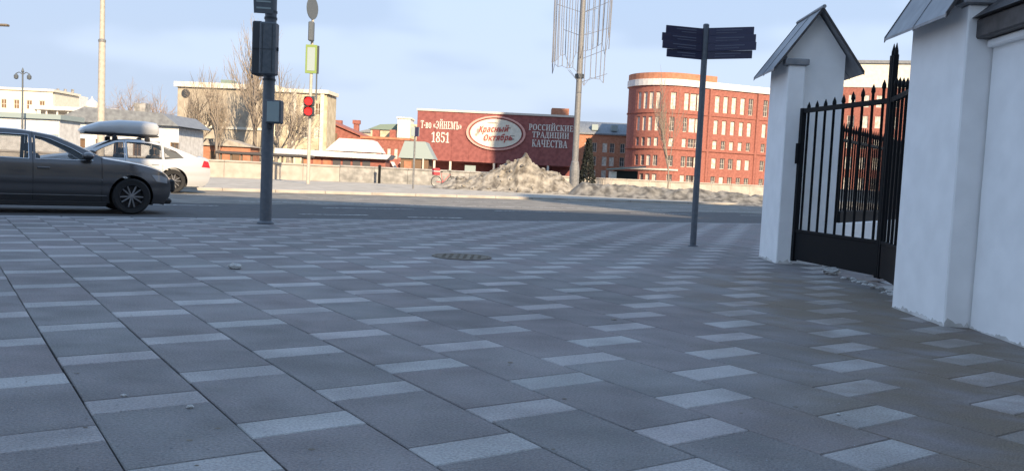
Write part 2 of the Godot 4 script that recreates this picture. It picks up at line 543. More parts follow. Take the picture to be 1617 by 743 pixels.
func pavement() -> void:
	var s := st()
	quad(s, uv(-11.5, -2.5, -0.03), uv(31.5, -2.5, -0.03), uv(31.5, KERB_V - 0.13, -0.03), uv(-11.5, KERB_V - 0.13, -0.03))
	var pav := struct("pavement", done(s), M.bedding)
	var w := 0.4338
	var per := 2.0 * w
	var lite := 0.46 * w
	var gm := tmat(Color(0.66, 0.66, 0.66), Color(1.0, 1.0, 1.0), 0.8, 0.7, 60, 0.05, 5, 1.6, 0.6, 1024)
	bump(gm, 60, 0.12, 512, 1.2)
	gm.vertex_color_use_as_albedo = true
	var list := []
	for k in range(-26, 70):
		var u0 := 0.525 * 0.95 + k * w
		var off := fposmod((8.41 + 0.79 * k) * w, per)
		var j := -3
		while true:
			var vf := off + j * per
			j += 1
			if vf - per > KERB_V - 0.15: break
			# light slab: far edge vf, near edge vf - lite; dark slab before it
			for piece in [["light", vf - lite, vf], ["dark", vf - per, vf - lite]]:
				var a: float = maxf(piece[1], -2.0)
				var b: float = minf(piece[2], KERB_V - 0.14)
				if b - a < 0.03: continue
				var c := uv(u0 + w / 2, (a + b) / 2)
				var depth := -c.z
				if c.x > 3.6 + 0.04 * depth and depth < 11.4: continue
				var size := 0.0
				if depth > 0.6 and absf(c.x) < depth * 0.60 + 0.5 and depth > 2.2:
					size = w * (b - a) / pow(depth, 3)
				list.append([size, piece[0], u0, a, b, c])
	var shown := {"light": 0, "dark": 0}
	list.sort_custom(func(p, q): return p[0] > q[0])
	var rest := {"light": [], "dark": []}
	for it in list:
		var kind: String = it[1]
		if it[0] > 0.0 and shown[kind] < 290:
			shown[kind] += 1
			var mi := part(kind + "_slab", slab(it[2], it[3], it[4], w, kind), gm, pav)
			mi.position = it[5]
			mi.rotation = Vector3(rng.randf_range(-0.003, 0.003), TH, rng.randf_range(-0.003, 0.003))
		else:
			rest[kind].append(it)
	for kind in ["light", "dark"]:
		var s2 := st()
		for it in rest[kind]:
			var hw := w / 2 - 0.003
			var hl: float = (it[4] - it[3]) / 2 - 0.002
			var c3: Vector3 = it[5]
			s2.set_color(slab_tone(kind))
			s2.set_smooth_group(-1)
			var bs := Basis(Vector3.UP, TH)
			var y := rng.randf_range(-0.001, 0.001)
			quad(s2, c3 + bs * Vector3(-hw, y, hl), c3 + bs * Vector3(hw, y, hl), c3 + bs * Vector3(hw, y, -hl), c3 + bs * Vector3(-hw, y, -hl))
			quad(s2, c3 + bs * Vector3(-hw, -0.03, hl), c3 + bs * Vector3(hw, -0.03, hl), c3 + bs * Vector3(hw, y, hl), c3 + bs * Vector3(-hw, y, hl))
		var mo := part("distant_%s_slabs" % kind, done(s2), gm, pav)
		mo.set_meta("kind", "stuff")
	# plain paving beyond the patterned part
	var ps := st()
	for q in [[-120, -60, -10.78, KERB_V - 0.13], [30.87, -60, 150, KERB_V - 0.13], [-10.78, -60, 30.87, -2.01]]:
		quad(ps, uv(q[0], q[1], -0.002), uv(q[2], q[1], -0.002), uv(q[2], q[3], -0.002), uv(q[0], q[3], -0.002))
	part("plain_paving", done(ps), M.paving, pav)
	var yd := st()
	quad(yd, Vector3(3.62, -0.012, 6.0), Vector3(16, -0.012, 6.0), Vector3(16, -0.012, -11.9), Vector3(4.05, -0.012, -11.9))
	struct("yard_ground", done(yd), M.yard)
	# kerb stones
	var ks := []
	for v in 3: ks.append(box(0.985, 0.32, 0.14, 0.012))
	for k in range(-14, 46):
		part("kerb_stone", ks[0], M.kerb, pav, uv(k * 1.0 + 0.2, KERB_V - 0.055, -0.155 + rng.randf_range(-0.003, 0.003)), Vector3(0, TH, 0))

func slab_tone(kind: String) -> Color:
	var t := rng.randf_range(0.93, 1.07)
	var h := rng.randf_range(-0.6, 0.6)
	if kind == "light":
		return Color(0.425 * t * (1 - 0.03 * h), 0.405 * t * (1 + 0.02 * h), 0.40 * t * (1 + 0.01 * h))
	return Color(0.222 * t * (1 - 0.05 * h), 0.204 * t * (1 + 0.03 * h), 0.203 * t * (1 + 0.02 * h))

# slab centred on the origin, top at y = 0, stained by its place in the yard
func slab(u0: float, a: float, b: float, w: float, kind: String) -> ArrayMesh:
	var s := st()
	var hw := w / 2 - rng.randf_range(0.002, 0.0055)
	var hl := (b - a) / 2 - rng.randf_range(0.001, 0.0035)
	var tone := slab_tone(kind)
	var brown := Color(0.185, 0.140, 0.092)
	var nx := 6
	var ny := 8 if kind == "dark" else 3
	var c := uv(u0 + w / 2, (a + b) / 2)
	var bs := Basis(Vector3.UP, TH)
	var e := 0.004
	s.set_smooth_group(0)
	var put := func(p: Vector3):
		var wp: Vector3 = c + bs * p
		var g := stain(wp)
		var bl := 1.0 + 0.35 * nz.get_noise_3d(wp.x * 9.0, 9.0, wp.z * 9.0) + 0.25 * nz.get_noise_3d(wp.x * 1.3, 2.0, wp.z * 1.3)
		var salt := clampf(nz.get_noise_3d(wp.x * 2.6, 31.0, wp.z * 2.6) * 2.4 - 0.25 + nz.get_noise_3d(wp.x * 22.0, 7.0, wp.z * 22.0) * 0.5, 0.0, 0.5)
		var base := Color(tone.r * bl, tone.g * bl, tone.b * bl).lerp(Color(0.33, 0.325, 0.32), salt * 0.55)
		s.set_color(base.lerp(brown, g * (0.6 if kind == "light" else 0.95)))
		s.add_vertex(p)
	for i in nx:
		for j in ny:
			var x0: float = lerp(-hw + e, hw - e, float(i) / nx)
			var x1: float = lerp(-hw + e, hw - e, float(i + 1) / nx)
			var z0: float = lerp(-hl + e, hl - e, float(j) / ny)
			var z1: float = lerp(-hl + e, hl - e, float(j + 1) / ny)
			for p in [Vector3(x0, 0, z0), Vector3(x1, 0, z0), Vector3(x1, 0, z1), Vector3(x0, 0, z0), Vector3(x1, 0, z1), Vector3(x0, 0, z1)]:
				put.call(p)
	s.set_smooth_group(1)
	var r1 := [Vector3(-hw + e, 0, hl - e), Vector3(hw - e, 0, hl - e), Vector3(hw - e, 0, -hl + e), Vector3(-hw + e, 0, -hl + e)]
	var r2 := [Vector3(-hw, -e, hl), Vector3(hw, -e, hl), Vector3(hw, -e, -hl), Vector3(-hw, -e, -hl)]
	var dn := Vector3(0, -0.028, 0)
	for i in 4:
		var k := (i + 1) % 4
		s.set_smooth_group(-1)
		for p in [r2[i], r1[i], r1[k], r2[i], r1[k], r2[k], r2[i] + dn, r2[i], r2[k], r2[i] + dn, r2[k], r2[k] + dn]:
			put.call(p)
	s.generate_normals()
	return s.commit()

func road() -> void:
	var s := st()
	quad(s, uv(-300, KERB_V - 0.1, ROAD_Y), uv(400, KERB_V - 0.1, ROAD_Y), uv(400, FAR_V + 0.2, ROAD_Y), uv(-300, FAR_V + 0.2, ROAD_Y))
	var r := struct("road", done(s), M.asphalt)
	# worn lane lines and the crossing's stripes
	var bx := func(u: float, v: float, lu: float, lv: float):
		var q := st()
		quad(q, uv(u - lu / 2, v - lv / 2, ROAD_Y + 0.008), uv(u + lu / 2, v - lv / 2, ROAD_Y + 0.008), uv(u + lu / 2, v + lv / 2, ROAD_Y + 0.008), uv(u - lu / 2, v + lv / 2, ROAD_Y + 0.008))
		part("road_marking", done(q), M.paint_white, r)
	bx.call(7.4, 17.9, 1.6, 0.14)
	bx.call(9.6, 17.3, 1.4, 0.14)
	bx.call(6.2, 16.2, 1.0, 0.12)
	for k in range(-3, 12):
		bx.call(-6.0 + k * 5.2, 20.9, 2.6, 0.13)
	for k in range(-2, 14):
		bx.call(-4.0 + k * 5.2, 27.2, 2.6, 0.13)
	bx.call(24.0, 23.6, 34.0, 0.14)
	bx.call(-8.0, 24.1, 22.0, 0.14)
	# dried salt plus a painted sunlit tone, ragged edge near the shadow line
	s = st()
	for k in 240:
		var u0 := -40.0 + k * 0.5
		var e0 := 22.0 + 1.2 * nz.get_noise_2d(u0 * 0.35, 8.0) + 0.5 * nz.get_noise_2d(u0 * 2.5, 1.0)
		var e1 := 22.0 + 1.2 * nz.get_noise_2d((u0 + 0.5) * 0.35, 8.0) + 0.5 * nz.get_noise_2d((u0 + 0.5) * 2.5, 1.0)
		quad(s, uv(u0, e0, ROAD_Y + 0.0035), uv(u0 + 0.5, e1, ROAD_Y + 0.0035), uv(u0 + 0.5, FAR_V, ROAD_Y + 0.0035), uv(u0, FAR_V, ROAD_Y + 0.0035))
	part("salted_sunlit_lanes", done(s), M.salted_sunlit, r)
	# far pavement with its kerb
	s = st()
	quad(s, uv(-300, FAR_V + 0.16, 0.0), uv(400, FAR_V + 0.16, 0.0), uv(400, WALL_V, 0.0), uv(-300, WALL_V, 0.0))
	var fp := struct("far_pavement", done(s), M.sidewalk)
	for k in range(-8, 46):
		part("kerb_stone", box(1.94, 0.3, 0.16, 0.02), M.granite, fp, uv(k * 1.95, FAR_V + 0.1, -0.135), Vector3(0, TH, 0))
	s = st()
	for k in 80:
		var u0 := -20.0 + k * 1.2
		var w0 := 0.9 + 0.8 * nz.get_noise_2d(u0 * 0.9, 3.0)
		var w1 := 0.9 + 0.8 * nz.get_noise_2d((u0 + 1.2) * 0.9, 3.0)
		quad(s, uv(u0, FAR_V - w0, ROAD_Y + 0.012), uv(u0 + 1.2, FAR_V - w1, ROAD_Y + 0.012), uv(u0 + 1.2, FAR_V + 0.02, ROAD_Y + 0.012), uv(u0, FAR_V + 0.02, ROAD_Y + 0.012))
	var sd := struct("gutter_sand", done(s), M.sand)
	sd.set_meta("kind", "stuff")
	sd.set_meta("label", "strip of dry sand and silt along the far kerb")
	sd.set_meta("category", "sand")

func embankment() -> void:
	var w := thing("embankment_wall", "low granite parapet along the river behind the far pavement", "parapet wall", uv(0, WALL_V), TH)
	for k in range(-12, 44):
		var u0 := k * 2.5
		var grey := (u0 > 21.0 and u0 < 33.0)
		var hh := 0.96 + (0.03 if grey else 0.0)
		part("granite_block", box(2.485, hh, 0.42, 0.015), M.granite_grey if grey else M.granite, w, Vector3(u0 + 1.25, hh / 2 - 0.01, 0))
		part("coping_stone", box(2.49, 0.12, 0.56, 0.03), M.granite_grey if grey else M.granite, w, Vector3(u0 + 1.25, hh + 0.05, 0))
	part("retaining_face", boxm(Vector3(-300, -6, 0.0), Vector3(400, -0.02, 0.3)), M.granite, w, Vector3(0, 0, -0.45))
	for q in [[17.6, "black iron post against the parapet left of the grey signal pole"], [24.9, "black iron post where the parapet turns grey right of the red signal"]]:
		var t := thing("iron_post", q[1], "post", uv(q[0], WALL_V - 1.2), TH, "black posts by the parapet")
		part("shaft", tube([Vector3.ZERO, Vector3(0, 1.1, 0)], [0.09, 0.09], 10), M.iron, t)
		part("cap", lathe([Vector2(0.0, 1.1), Vector2(0.12, 1.1), Vector2(0.1, 1.18), Vector2(0.0, 1.24)], 12), M.iron, t)

# ---------------------------------------------------------------- the white gateway on the right
func gable_prism(w: float, eave: float, apex: float) -> PackedVector2Array:
	return PackedVector2Array([Vector2(-w / 2, 0), Vector2(w / 2, 0), Vector2(w / 2, eave), Vector2(0, apex), Vector2(-w / 2, eave)])

# pillar: street face at local x = 0, runs inward to +x; length along -z
func gate_pillar(t: Node3D, length: float, depth: float, eave: float, apex: float, over: float) -> void:
	var s := prism(PackedVector2Array([Vector2(0.0, -0.02), Vector2(depth, -0.02), Vector2(depth, eave), Vector2(depth / 2, apex), Vector2(0, eave)]), -length, 0.0)
	part("body", s, M.plaster, t)
	part("pilaster", boxm(Vector3(-0.004, -0.02, -0.01), Vector3(0.2, eave - 0.16, 0.13), 0.01), M.plaster, t)
	part("bracket", boxm(Vector3(-0.05, eave - 0.159, 0.005), Vector3(0.24, eave - 0.08, 0.16), 0.01), M.zinc, t)
	part("splash_dirt", ragged(length + 0.13, 0.04, int(eave * 100)), M.plaster_dirty, t, Vector3(-0.0055, 0.0, 0.13), Vector3(0, PI / 2, 0))
	part("splash_dirt", ragged(0.2, 0.10, int(eave * 170)), M.plaster_dirty, t, Vector3(0.0, 0.0, 0.1325))
	# two roof slopes of sheet metal with a standing seam each
	var slope := (apex - eave) / (depth / 2)
	for sg in [-1.0, 1.0]:
		var x0: float = depth / 2
		var x1: float = depth / 2 + sg * (depth / 2 + over)
		var y0 := apex + 0.05
		var y1: float = apex + 0.05 - slope * (depth / 2 + over)
		var th := 0.022
		var pl := PackedVector2Array([Vector2(x0, y0), Vector2(x1, y1), Vector2(x1, y1 - th), Vector2(x0, y0 - th)])
		var rf := part("roof_slope", prism(pl, -length - 0.16, 0.16), M.zinc, t)
		for z in [-length - 0.16, -length / 2, 0.145]:
			var pr := PackedVector2Array([Vector2(x0, y0 + 0.012), Vector2(x1, y1 + 0.012), Vector2(x1, y1 - 0.034), Vector2(x0, y0 - 0.034)])
			part("seam", prism(pr, z, z + 0.018), M.brown_metal if absf(z + length / 2) > 0.1 else M.zinc, rf)
	part("ridge_cap", tube([Vector3(depth / 2, apex + 0.055, -length - 0.2), Vector3(depth / 2, apex + 0.055, 0.2)], [0.025, 0.025], 6), M.zinc, t)

# thin crust of splashed dirt with a ragged upper edge, along +x, 2 mm thick
func ragged(length: float, h: float, seed_: int) -> ArrayMesh:
	var p := PackedVector2Array([Vector2(0, -0.01), Vector2(length, -0.01)])
	var n := int(length / 0.02)
	for i in n + 1:
		var x := length * (1.0 - float(i) / n)
		p.append(Vector2(x, maxf(0.004, h * (0.45 + 0.9 * nz.get_noise_2d(x * 7.0, seed_) + 0.7 * nz.get_noise_2d(x * 60.0, seed_ + 4)))))
	return prism(p, 0.0, 0.002)

func gate_leaf(t: Node3D, width: float, sgn: float) -> void:
	# hinge at local origin, leaf runs along local +x
	var n := 9
	part("hinge_stile", boxm(Vector3(0, 0.05, -0.03), Vector3(0.06, 1.93, 0.03), 0.004), M.iron, t)
	part("meeting_stile", boxm(Vector3(width - 0.05, 0.05, -0.025), Vector3(width, 2.36, 0.025), 0.004), M.iron, t)
	part("top_rail", boxm(Vector3(0.06, 1.87, -0.02), Vector3(width - 0.05, 1.925, 0.02), 0.004), M.iron, t)
	part("lower_panel", boxm(Vector3(0.06, 0.07, -0.012), Vector3(width - 0.05, 0.41, 0.012), 0.003), M.iron, t)
	part("panel_rail", boxm(Vector3(0.06, 0.41, -0.02), Vector3(width - 0.05, 0.445, 0.02), 0.003), M.iron, t)
	part("hinge_knuckle", tube([Vector3(0.03, 1.25, 0.04), Vector3(0.03, 1.5, 0.04)], [0.03, 0.03], 8), M.iron, t)
	for k in n:
		var x := 0.06 + (width - 0.11) * (k + 0.5) / n
		var top := 2.0 + 0.16 * pow(float(k) / n, 2.0)
		var b := part("bar", tube([Vector3(x, 0.4455, 0), Vector3(x, top - 0.1, 0), Vector3(x, top - 0.085, 0), Vector3(x, top - 0.05, 0), Vector3(x, top, 0)], [0.0155, 0.0155, 0.024, 0.021, 0.002], 8), M.iron, t)
	part("spear_tip", tube([Vector3(width - 0.025, 2.361, 0), Vector3(width - 0.025, 2.4, 0), Vector3(width - 0.025, 2.48, 0)], [0.022, 0.02, 0.003], 8), M.iron, t)

func churchyard() -> void:
	var turn := -0.04
	# far pillar: near face at depth 10.85, near pillar: from 6.33 to 7.2
	var a := thing("gate_pillar", "white gabled gate pillar with grey sheet roof, the farther of the two", "gate pillar", at(3.33, 10.95), turn, "white gate pillars")
	gate_pillar(a, 0.75, 0.72, 2.62, 3.12, 0.19)
	var b := thing("gate_pillar", "white gabled gate pillar at the end of the wall, the nearer of the two", "gate pillar", at(3.165, 6.36), turn, "white gate pillars")
	gate_pillar(b, 0.82, 0.72, 2.46, 3.06, 0.17)
	var w := thing("boundary_wall", "long white plastered wall with dark metal coping at the right edge", "wall", at(3.345, 6.34), turn)
	part("wall_face", boxm(Vector3(0.0, -0.02, 0.0), Vector3(0.4, 2.08, 9.0)), M.plaster, w, Vector3(0, 0, 0.132))
	part("ledge", boxm(Vector3(-0.05, 2.0, 0.0), Vector3(0.45, 2.055, 8.99), 0.01), M.plaster, w, Vector3(0, 0.0, 0.136))
	part("coping_fascia", boxm(Vector3(-0.12, 2.06, -0.05), Vector3(0.52, 2.2, 9.0), 0.012), M.brown_metal, w, Vector3(0, 0, 0.14))
	part("coping_roof", prism(PackedVector2Array([Vector2(-0.16, 2.203), Vector2(0.56, 2.203), Vector2(0.2, 2.5)]), 0.06, 9.1), M.brown_metal, w)
	part("splash_dirt", ragged(8.9, 0.035, 9), M.plaster_dirty, w, Vector3(-0.003, 0.0, 9.0), Vector3(0, PI / 2, 0))
	# leaves: far hinge, meeting point inside, near hinge
	var hf := Vector3(3.5, 0, -10.75)
	var mt := Vector3(3.86, 0, -9.03)
	var hn := Vector3(3.46, 0, -7.3)
	var l1 := thing("gate_leaf", "black iron gate leaf hung on the farther white pillar", "gate", hf, atan2(-(mt.z - hf.z), mt.x - hf.x), "black gate leaves")
	gate_leaf(l1, (mt - hf).length() - 0.01, 1)
	var l2 := thing("gate_leaf", "black iron gate leaf half hidden behind the nearer white pillar", "gate", hn, atan2(-(mt.z - hn.z), mt.x - hn.x), "black gate leaves")
	gate_leaf(l2, (mt - hn).length() - 0.01, -1)
	# railing on a white plinth inside the yard
	var p0 := Vector3(4.48, 0, -12.0)
	var p1 := Vector3(7.1, 0, -15.6)
	var f := thing("yard_railing", "black iron railing on a low white plinth seen through the gate", "railing", p0, atan2(-(p1.z - p0.z), p1.x - p0.x))
	var ln := (p1 - p0).length()
	part("plinth", boxm(Vector3(0, -0.1, -0.12), Vector3(ln, 0.5, 0.12), 0.01), M.plaster, f)
	part("bottom_rail", boxm(Vector3(0, 0.503, -0.05), Vector3(ln, 0.66, 0.05), 0.005), M.iron, f)
	part("top_rail", boxm(Vector3(0, 1.62, -0.02), Vector3(ln, 1.66, 0.02), 0.003), M.iron, f)
	var bm := tube([Vector3(0, 0.661, 0), Vector3(0, 1.75, 0), Vector3(0, 1.78, 0), Vector3(0, 1.88, 0)], [0.014, 0.014, 0.022, 0.002], 6)
	for k in int(ln / 0.125):
		part("bar", bm, M.iron, f, Vector3(0.06 + k * 0.125, 0, 0))

# ---------------------------------------------------------------- across the river
func add_windows(t: Node3D, ops: Array, fmap: Callable, frame: Material, panes: Array, nx := 2, ny := 3, inset := 0.12) -> void:
	for o in ops:
		put_window(t, o, fmap, frame, panes[rng.randi() % panes.size()], nx, ny, inset)

func red_map(s: float, y: float, out: float) -> Vector3:
	# rounded corner of 7 m radius, then a straight front going back to the right
	var r := 7.0
	var dirx := Vector3(0.918, 0, -0.396)
	var nrm := Vector3(0.396, 0, 0.918)
	var a_end := atan2(nrm.z, nrm.x)            # angle of the straight front's normal
	var a0 := PI + 0.35
	var arc := (a0 - a_end) * r
	var side := 8.0
	var cc := Vector3(28.0, 0, -166.5)
	if s < side:
		var n0 := Vector3(cos(a0), 0, sin(a0))
		var tdir := Vector3(n0.z, 0, -n0.x) * -1.0
		tdir = Vector3(sin(a0), 0, -cos(a0))
		return cc + n0 * (r + out) - tdir * (side - s) + Vector3(0, y, 0)
	if s < side + arc:
		var a := a0 - (s - side) / r
		return cc + Vector3(cos(a), 0, sin(a)) * (r + out) + Vector3(0, y, 0)
	return cc + nrm * (r + out) + dirx * (s - side - arc) + Vector3(0, y, 0)

func far_bank() -> void:
	# --- red brick factory with the rounded corner
	var t := thing("factory_building", "red brick factory with rounded corner and white cornice beyond the snow", "factory")
	var a_end := atan2(0.918, 0.396)
	var arc_end := 8.0 + (PI + 0.35 - a_end) * 7.0
	var total := arc_end + 30.0
	var ops := []
	var rows := [[14.3, 3.1, 1.0], [10.3, 2.6, 0.9], [7.5, 1.6, 0.9], [3.9, 1.95, 1.0], [0.5, 1.9, 1.0]]
	var cols := []
	# measured from the corner: a group of four, one, three, then bays of five
	for q in [3.0, 5.2]: cols.append([q, 0.85])
	var c0 := arc_end - 9.6
	for q in [0.0, 1.35, 2.6, 3.9, 6.6, 9.2, 10.5, 11.9]: cols.append([c0 + q, 1.5 if q == 10.5 else (0.85 if q < 4.5 else 1.0)])
	for q in [16.0, 17.9, 19.8, 21.8, 23.7, 27.2, 30.0, 32.0, 34.0, 36.0, 38.0]: cols.append([c0 + q, 1.05])
	for r in rows:
		for c in cols:
			if c[0] + c[1] < total - 0.3:
				ops.append(Rect2(snapped(c[0], 0.01), r[0], snapped(c[1] * r[2], 0.01), r[1]))
	var fm: Callable = red_map
	part("brick_wall", facade_mesh(total, 18.6, ops, fm, 0.3, 1.0), M.red, t)
	var panes := [M.pane_pale, M.pane_pale, M.pane_pale, M.pane_dark]
	var panes_low := [M.pane_pale, M.pane_dark, M.pane_dark]
	for o in ops:
		put_window(t, o, fm, M.frame_white, (panes if o.position.y > 9 else panes_low)[rng.randi() % 3 if o.position.y < 9 else rng.randi() % 4], 2, 3 if o.size.y > 2 else 2, 0.22)
	var band := func(y0: float, called: String, y1: float, out: float, m: Material, s0: float, s1: float):
		var s := st()
		s.set_smooth_group(-1)
		var x := s0
		while x < s1 - 0.01:
			var x2: float = minf(x + 1.0, s1)
			quad(s, red_map(x, y0, out), red_map(x2, y0, out), red_map(x2, y1, out), red_map(x, y1, out))
			quad(s, red_map(x, y1, out), red_map(x2, y1, out), red_map(x2, y1, -0.2), red_map(x, y1, -0.2))
			quad(s, red_map(x, y0, -0.2), red_map(x2, y0, -0.2), red_map(x2, y0, out), red_map(x, y0, out))
			x = x2
		part(called, done(s), m, t)
	band.call(18.58, "cornice", 19.75, 0.3, M.white_far, 4.0, total)
	band.call(19.752, "parapet", 20.9, 0.12, M.red_orange, 2.0, arc_end + 6.5)
	band.call(6.95, "string_course", 7.3, 0.22, M.red, 0.0, total)
	band.call(3.1, "string_course", 3.4, 0.25, M.frame_white, 8.0, arc_end - 1.0)
	band.call(13.55, "string_course", 13.75, 0.15, M.red, 0.0, total)
	for q in [c0 + 25.6, c0 + 14.6]:
		var s := st()
		quad(s, red_map(q, 0, 0.25), red_map(q + 0.5, 0, 0.25), red_map(q + 0.5, 18.5, 0.25), red_map(q, 18.5, 0.25))
		quad(s, red_map(q, 0, -0.1), red_map(q, 0, 0.25), red_map(q, 18.5, 0.25), red_map(q, 18.5, -0.1))
		quad(s, red_map(q + 0.5, 0, 0.25), red_map(q + 0.5, 0, -0.1), red_map(q + 0.5, 18.5, -0.1), red_map(q + 0.5, 18.5, 0.25))
		part("pilaster", done(s), M.red, t)
	# inside behind the openings, roof
	var rp := PackedVector2Array()
	var x := 0.0
	while x <= total:
		var p := red_map(x, 0, -0.45)
		rp.append(Vector2(p.x, -p.z)); x += 1.0
	var e1 := red_map(total, 0, -0.45)
	rp.append(Vector2(e1.x, -e1.z)); rp.append(Vector2(e1.x + 4, -e1.z + 20)); rp.append(Vector2(24, 190))
	var core := part("core", prism(rp, -0.1, 19.0), M.roof_grey, t)
	core.rotation.x = -PI / 2

	# --- second red block behind the gate, white attic
	var b2 := thing("factory_building", "tall red block with white attic storey seen above the gate bars", "factory", at(60, 176), -0.25)
	ops = []
	for r in 5:
		for c in 8:
			ops.append(Rect2(0.9 + c * 2.6, 1.2 + r * 4.1, 1.3, 2.4))
	var fl: Callable = flat_map
	part("brick_wall", facade_mesh(22, 21.5, ops, fl), M.red, b2)
	part("attic", boxm(Vector3(-0.2, 21.502, -14), Vector3(22.2, 26.2, 0.15)), M.cream, b2)
	part("cornice", boxm(Vector3(-0.5, 26.203, -14), Vector3(22.5, 26.8, 0.5)), M.roof_grey, b2)
	part("core", boxm(Vector3(0.02, 0, -14), Vector3(21.98, 21.4, -0.45)), M.red, b2)
	add_windows(b2, ops, fl, M.frame_white, panes, 2, 2)

	# --- lower orange range between the sign and the round corner
	var b3 := thing("factory_building", "orange brick range with grey roof between the sign hall and round corner", "factory", at(10.5, 196), 0.0)
	ops = []
	for r in 3:
		for c in 9:
			ops.append(Rect2(0.7 + c * 2.0 + (0.25 if c % 2 == 0 else -0.1), 0.9 + r * 3.05, 1.05, 2.1))
	part("brick_wall", facade_mesh(18.5, 10.9, ops, fl), M.red_orange, b3)
	part("core", boxm(Vector3(0.02, 0, -12), Vector3(18.48, 10.85, -0.45)), M.red_orange, b3)
	add_windows(b3, ops, fl, M.frame_white, [M.pane_pale, M.pane_pale, M.pane_dark], 2, 2)
	part("roof", prism(PackedVector2Array([Vector2(-0.3, 10.902), Vector2(18.8, 10.902), Vector2(18.8, 11.2), Vector2(-0.3, 11.2)]), -12, 0.4), M.roof_grey, b3)
	var rs := st()
	quad(rs, Vector3(-0.2, 11.21, 0.3), Vector3(18.7, 11.21, 0.3), Vector3(18.7, 14.0, -4.5), Vector3(-0.2, 14.0, -4.5))
	quad(rs, Vector3(18.7, 11.21, -9.5), Vector3(-0.2, 11.21, -9.5), Vector3(-0.2, 14.0, -4.5), Vector3(18.7, 14.0, -4.5))
	part("mansard", done(rs), M.roof_grey, b3)
	for c in 4:
		part("dormer", boxm(Vector3(2.0 + c * 4.4, 11.9, -2.2), Vector3(3.4 + c * 4.4, 13.2, -0.4)), M.board_grey, b3)

	# --- hall with the great sign
	var h := thing("sign_hall", "dark red hall carrying white lettering and an oval cream sign", "hall", at(-17.3, 151), 0.0)
	var wd := 27.4
	part("board", boxm(Vector3(0, 2.9, -0.5), Vector3(wd, 11.35, 0.0)), M.sign_red, h)
	part("board_cap", boxm(Vector3(-0.15, 11.352, -0.8), Vector3(wd + 0.15, 11.7, 0.2)), M.frame_white, h)
	for k in 9:
		part("panel_batten", boxm(Vector3(k * wd / 9 + 0.02, 2.9, 0.002), Vector3(k * wd / 9 + 0.16, 11.3, 0.06)), M.sign_red, h)
	part("hall_body", boxm(Vector3(0.1, 0, -16), Vector3(wd - 0.1, 11.2, -4.0)), M.sign_red, h)
	part("undercroft", boxm(Vector3(0.2, 0, -3.9), Vector3(wd - 0.2, 2.89, -3.2)), M.sign_red, h)
	part("soffit", boxm(Vector3(0.05, 2.7, -3.99), Vector3(wd - 0.05, 2.89, -0.52)), M.sign_red, h)
	part("roof_hut", boxm(Vector3(23.3, 11.705, -6), Vector3(26.3, 13.0, -2)), M.red_orange, h)
	for k in [0.4, 3.2, 6.0, 13.6, 20.4, 23.0, wd - 0.4]:
		part("column", box(0.38, 2.9, 0.38, 0.03), M.frame_white, h, Vector3(k, 1.45, -0.25))
	part("wall_panel", boxm(Vector3(14.2, 0.0, -0.46), Vector3(20.0, 2.89, -0.2)), M.sign_red, h)
	part("door_panel", boxm(Vector3(8.5, 0.4, -1.0), Vector3(10.4, 2.3, -0.9)), M.board_grey, h)
	# oval
	var oc := Vector3(13.7, 8.05, 0.0)
	var ring := func(a1: float, called: String, b1: float, a2: float, b2r: float, z0: float, z1: float, m: Material, par: Node):
		var s := st()
		var n := 48
		for k in n:
			var p := TAU * k / n
			var q := TAU * (k + 1) / n
			var o1 := Vector3(cos(p) * a1, sin(p) * b1, z1); var o2 := Vector3(cos(q) * a1, sin(q) * b1, z1)
			var i1 := Vector3(cos(p) * a2, sin(p) * b2r, z1); var i2 := Vector3(cos(q) * a2, sin(q) * b2r, z1)
			s.set_smooth_group(-1)
			quad(s, i1, o1, o2, i2)
			quad(s, o1, Vector3(o1.x, o1.y, z0), Vector3(o2.x, o2.y, z0), o2)
			if a2 > 0.01:
				quad(s, Vector3(i1.x, i1.y, z0), i1, i2, Vector3(i2.x, i2.y, z0))
		return part(called, done(s), m, par, oc)
	var pinkish := mat(0.62, 0.33, 0.28, 0.7)
	ring.call(5.15, "oval_rim", 2.95, 4.75, 2.68, 0.0, 0.3, pinkish, h)
	ring.call(4.73, "oval_groove", 2.66, 4.47, 2.46, 0.0, 0.12, M.sign_red, h)
	var ov = ring.call(4.45, "oval_sign", 2.45, 0.0, 0.0, 0.0, 0.18, M.cream, h)
	var letters := mat(0.62, 0.58, 0.53, 0.7)
	var script_red := mat(0.42, 0.07, 0.06, 0.7)
	var grey_print := mat(0.30, 0.28, 0.24, 0.8)
	for q in [["Т-во «ЭЙНЕМЪ»", 7.1, 1.7, 4.15, 9.2], ["1851", 3.1, 1.8, 4.1, 6.9], ["РОССИЙСКИЕ", 7.7, 1.35, 23.2, 9.55], ["ТРАДИЦИИ", 6.4, 1.3, 23.2, 8.0], ["КАЧЕСТВА", 6.2, 1.25, 23.1, 6.65]]:
		part("lettering", text(q[0], q[1], q[2], "Droid Serif"), letters, h, Vector3(q[3], q[4], 0.06))
	part("lettering", text("Красный", 5.0, 1.5, "Droid Sans", 0.3), script_red, ov, Vector3(-0.4, 0.6, 0.22), Vector3(0, 0, 0.06))
	part("lettering", text("Октябрь", 5.0, 1.5, "Droid Sans", 0.3), script_red, ov, Vector3(0.4, -0.85, 0.22), Vector3(0, 0, 0.06))
	for q in [[-3.1, 0.2, 0.5, 1.0], [-2.6, 0.7, 0.3, 0.6], [2.6, -0.9, 1.3, 0.4], [2.3, 1.0, 0.6, 0.25], [-0.6, 1.75, 2.0, 0.2], [-1.9, -0.9, 0.4, 0.7], [-3.4, -0.4, 0.35, 0.5], [2.9, -0.35, 0.9, 0.2]]:
		part("printed_mark", prism(poly_circle(0, 0, 0.5, 12), 0.18, 0.21), grey_print, ov, Vector3(q[0], q[1], 0)).scale = Vector3(q[2], q[3], 1)

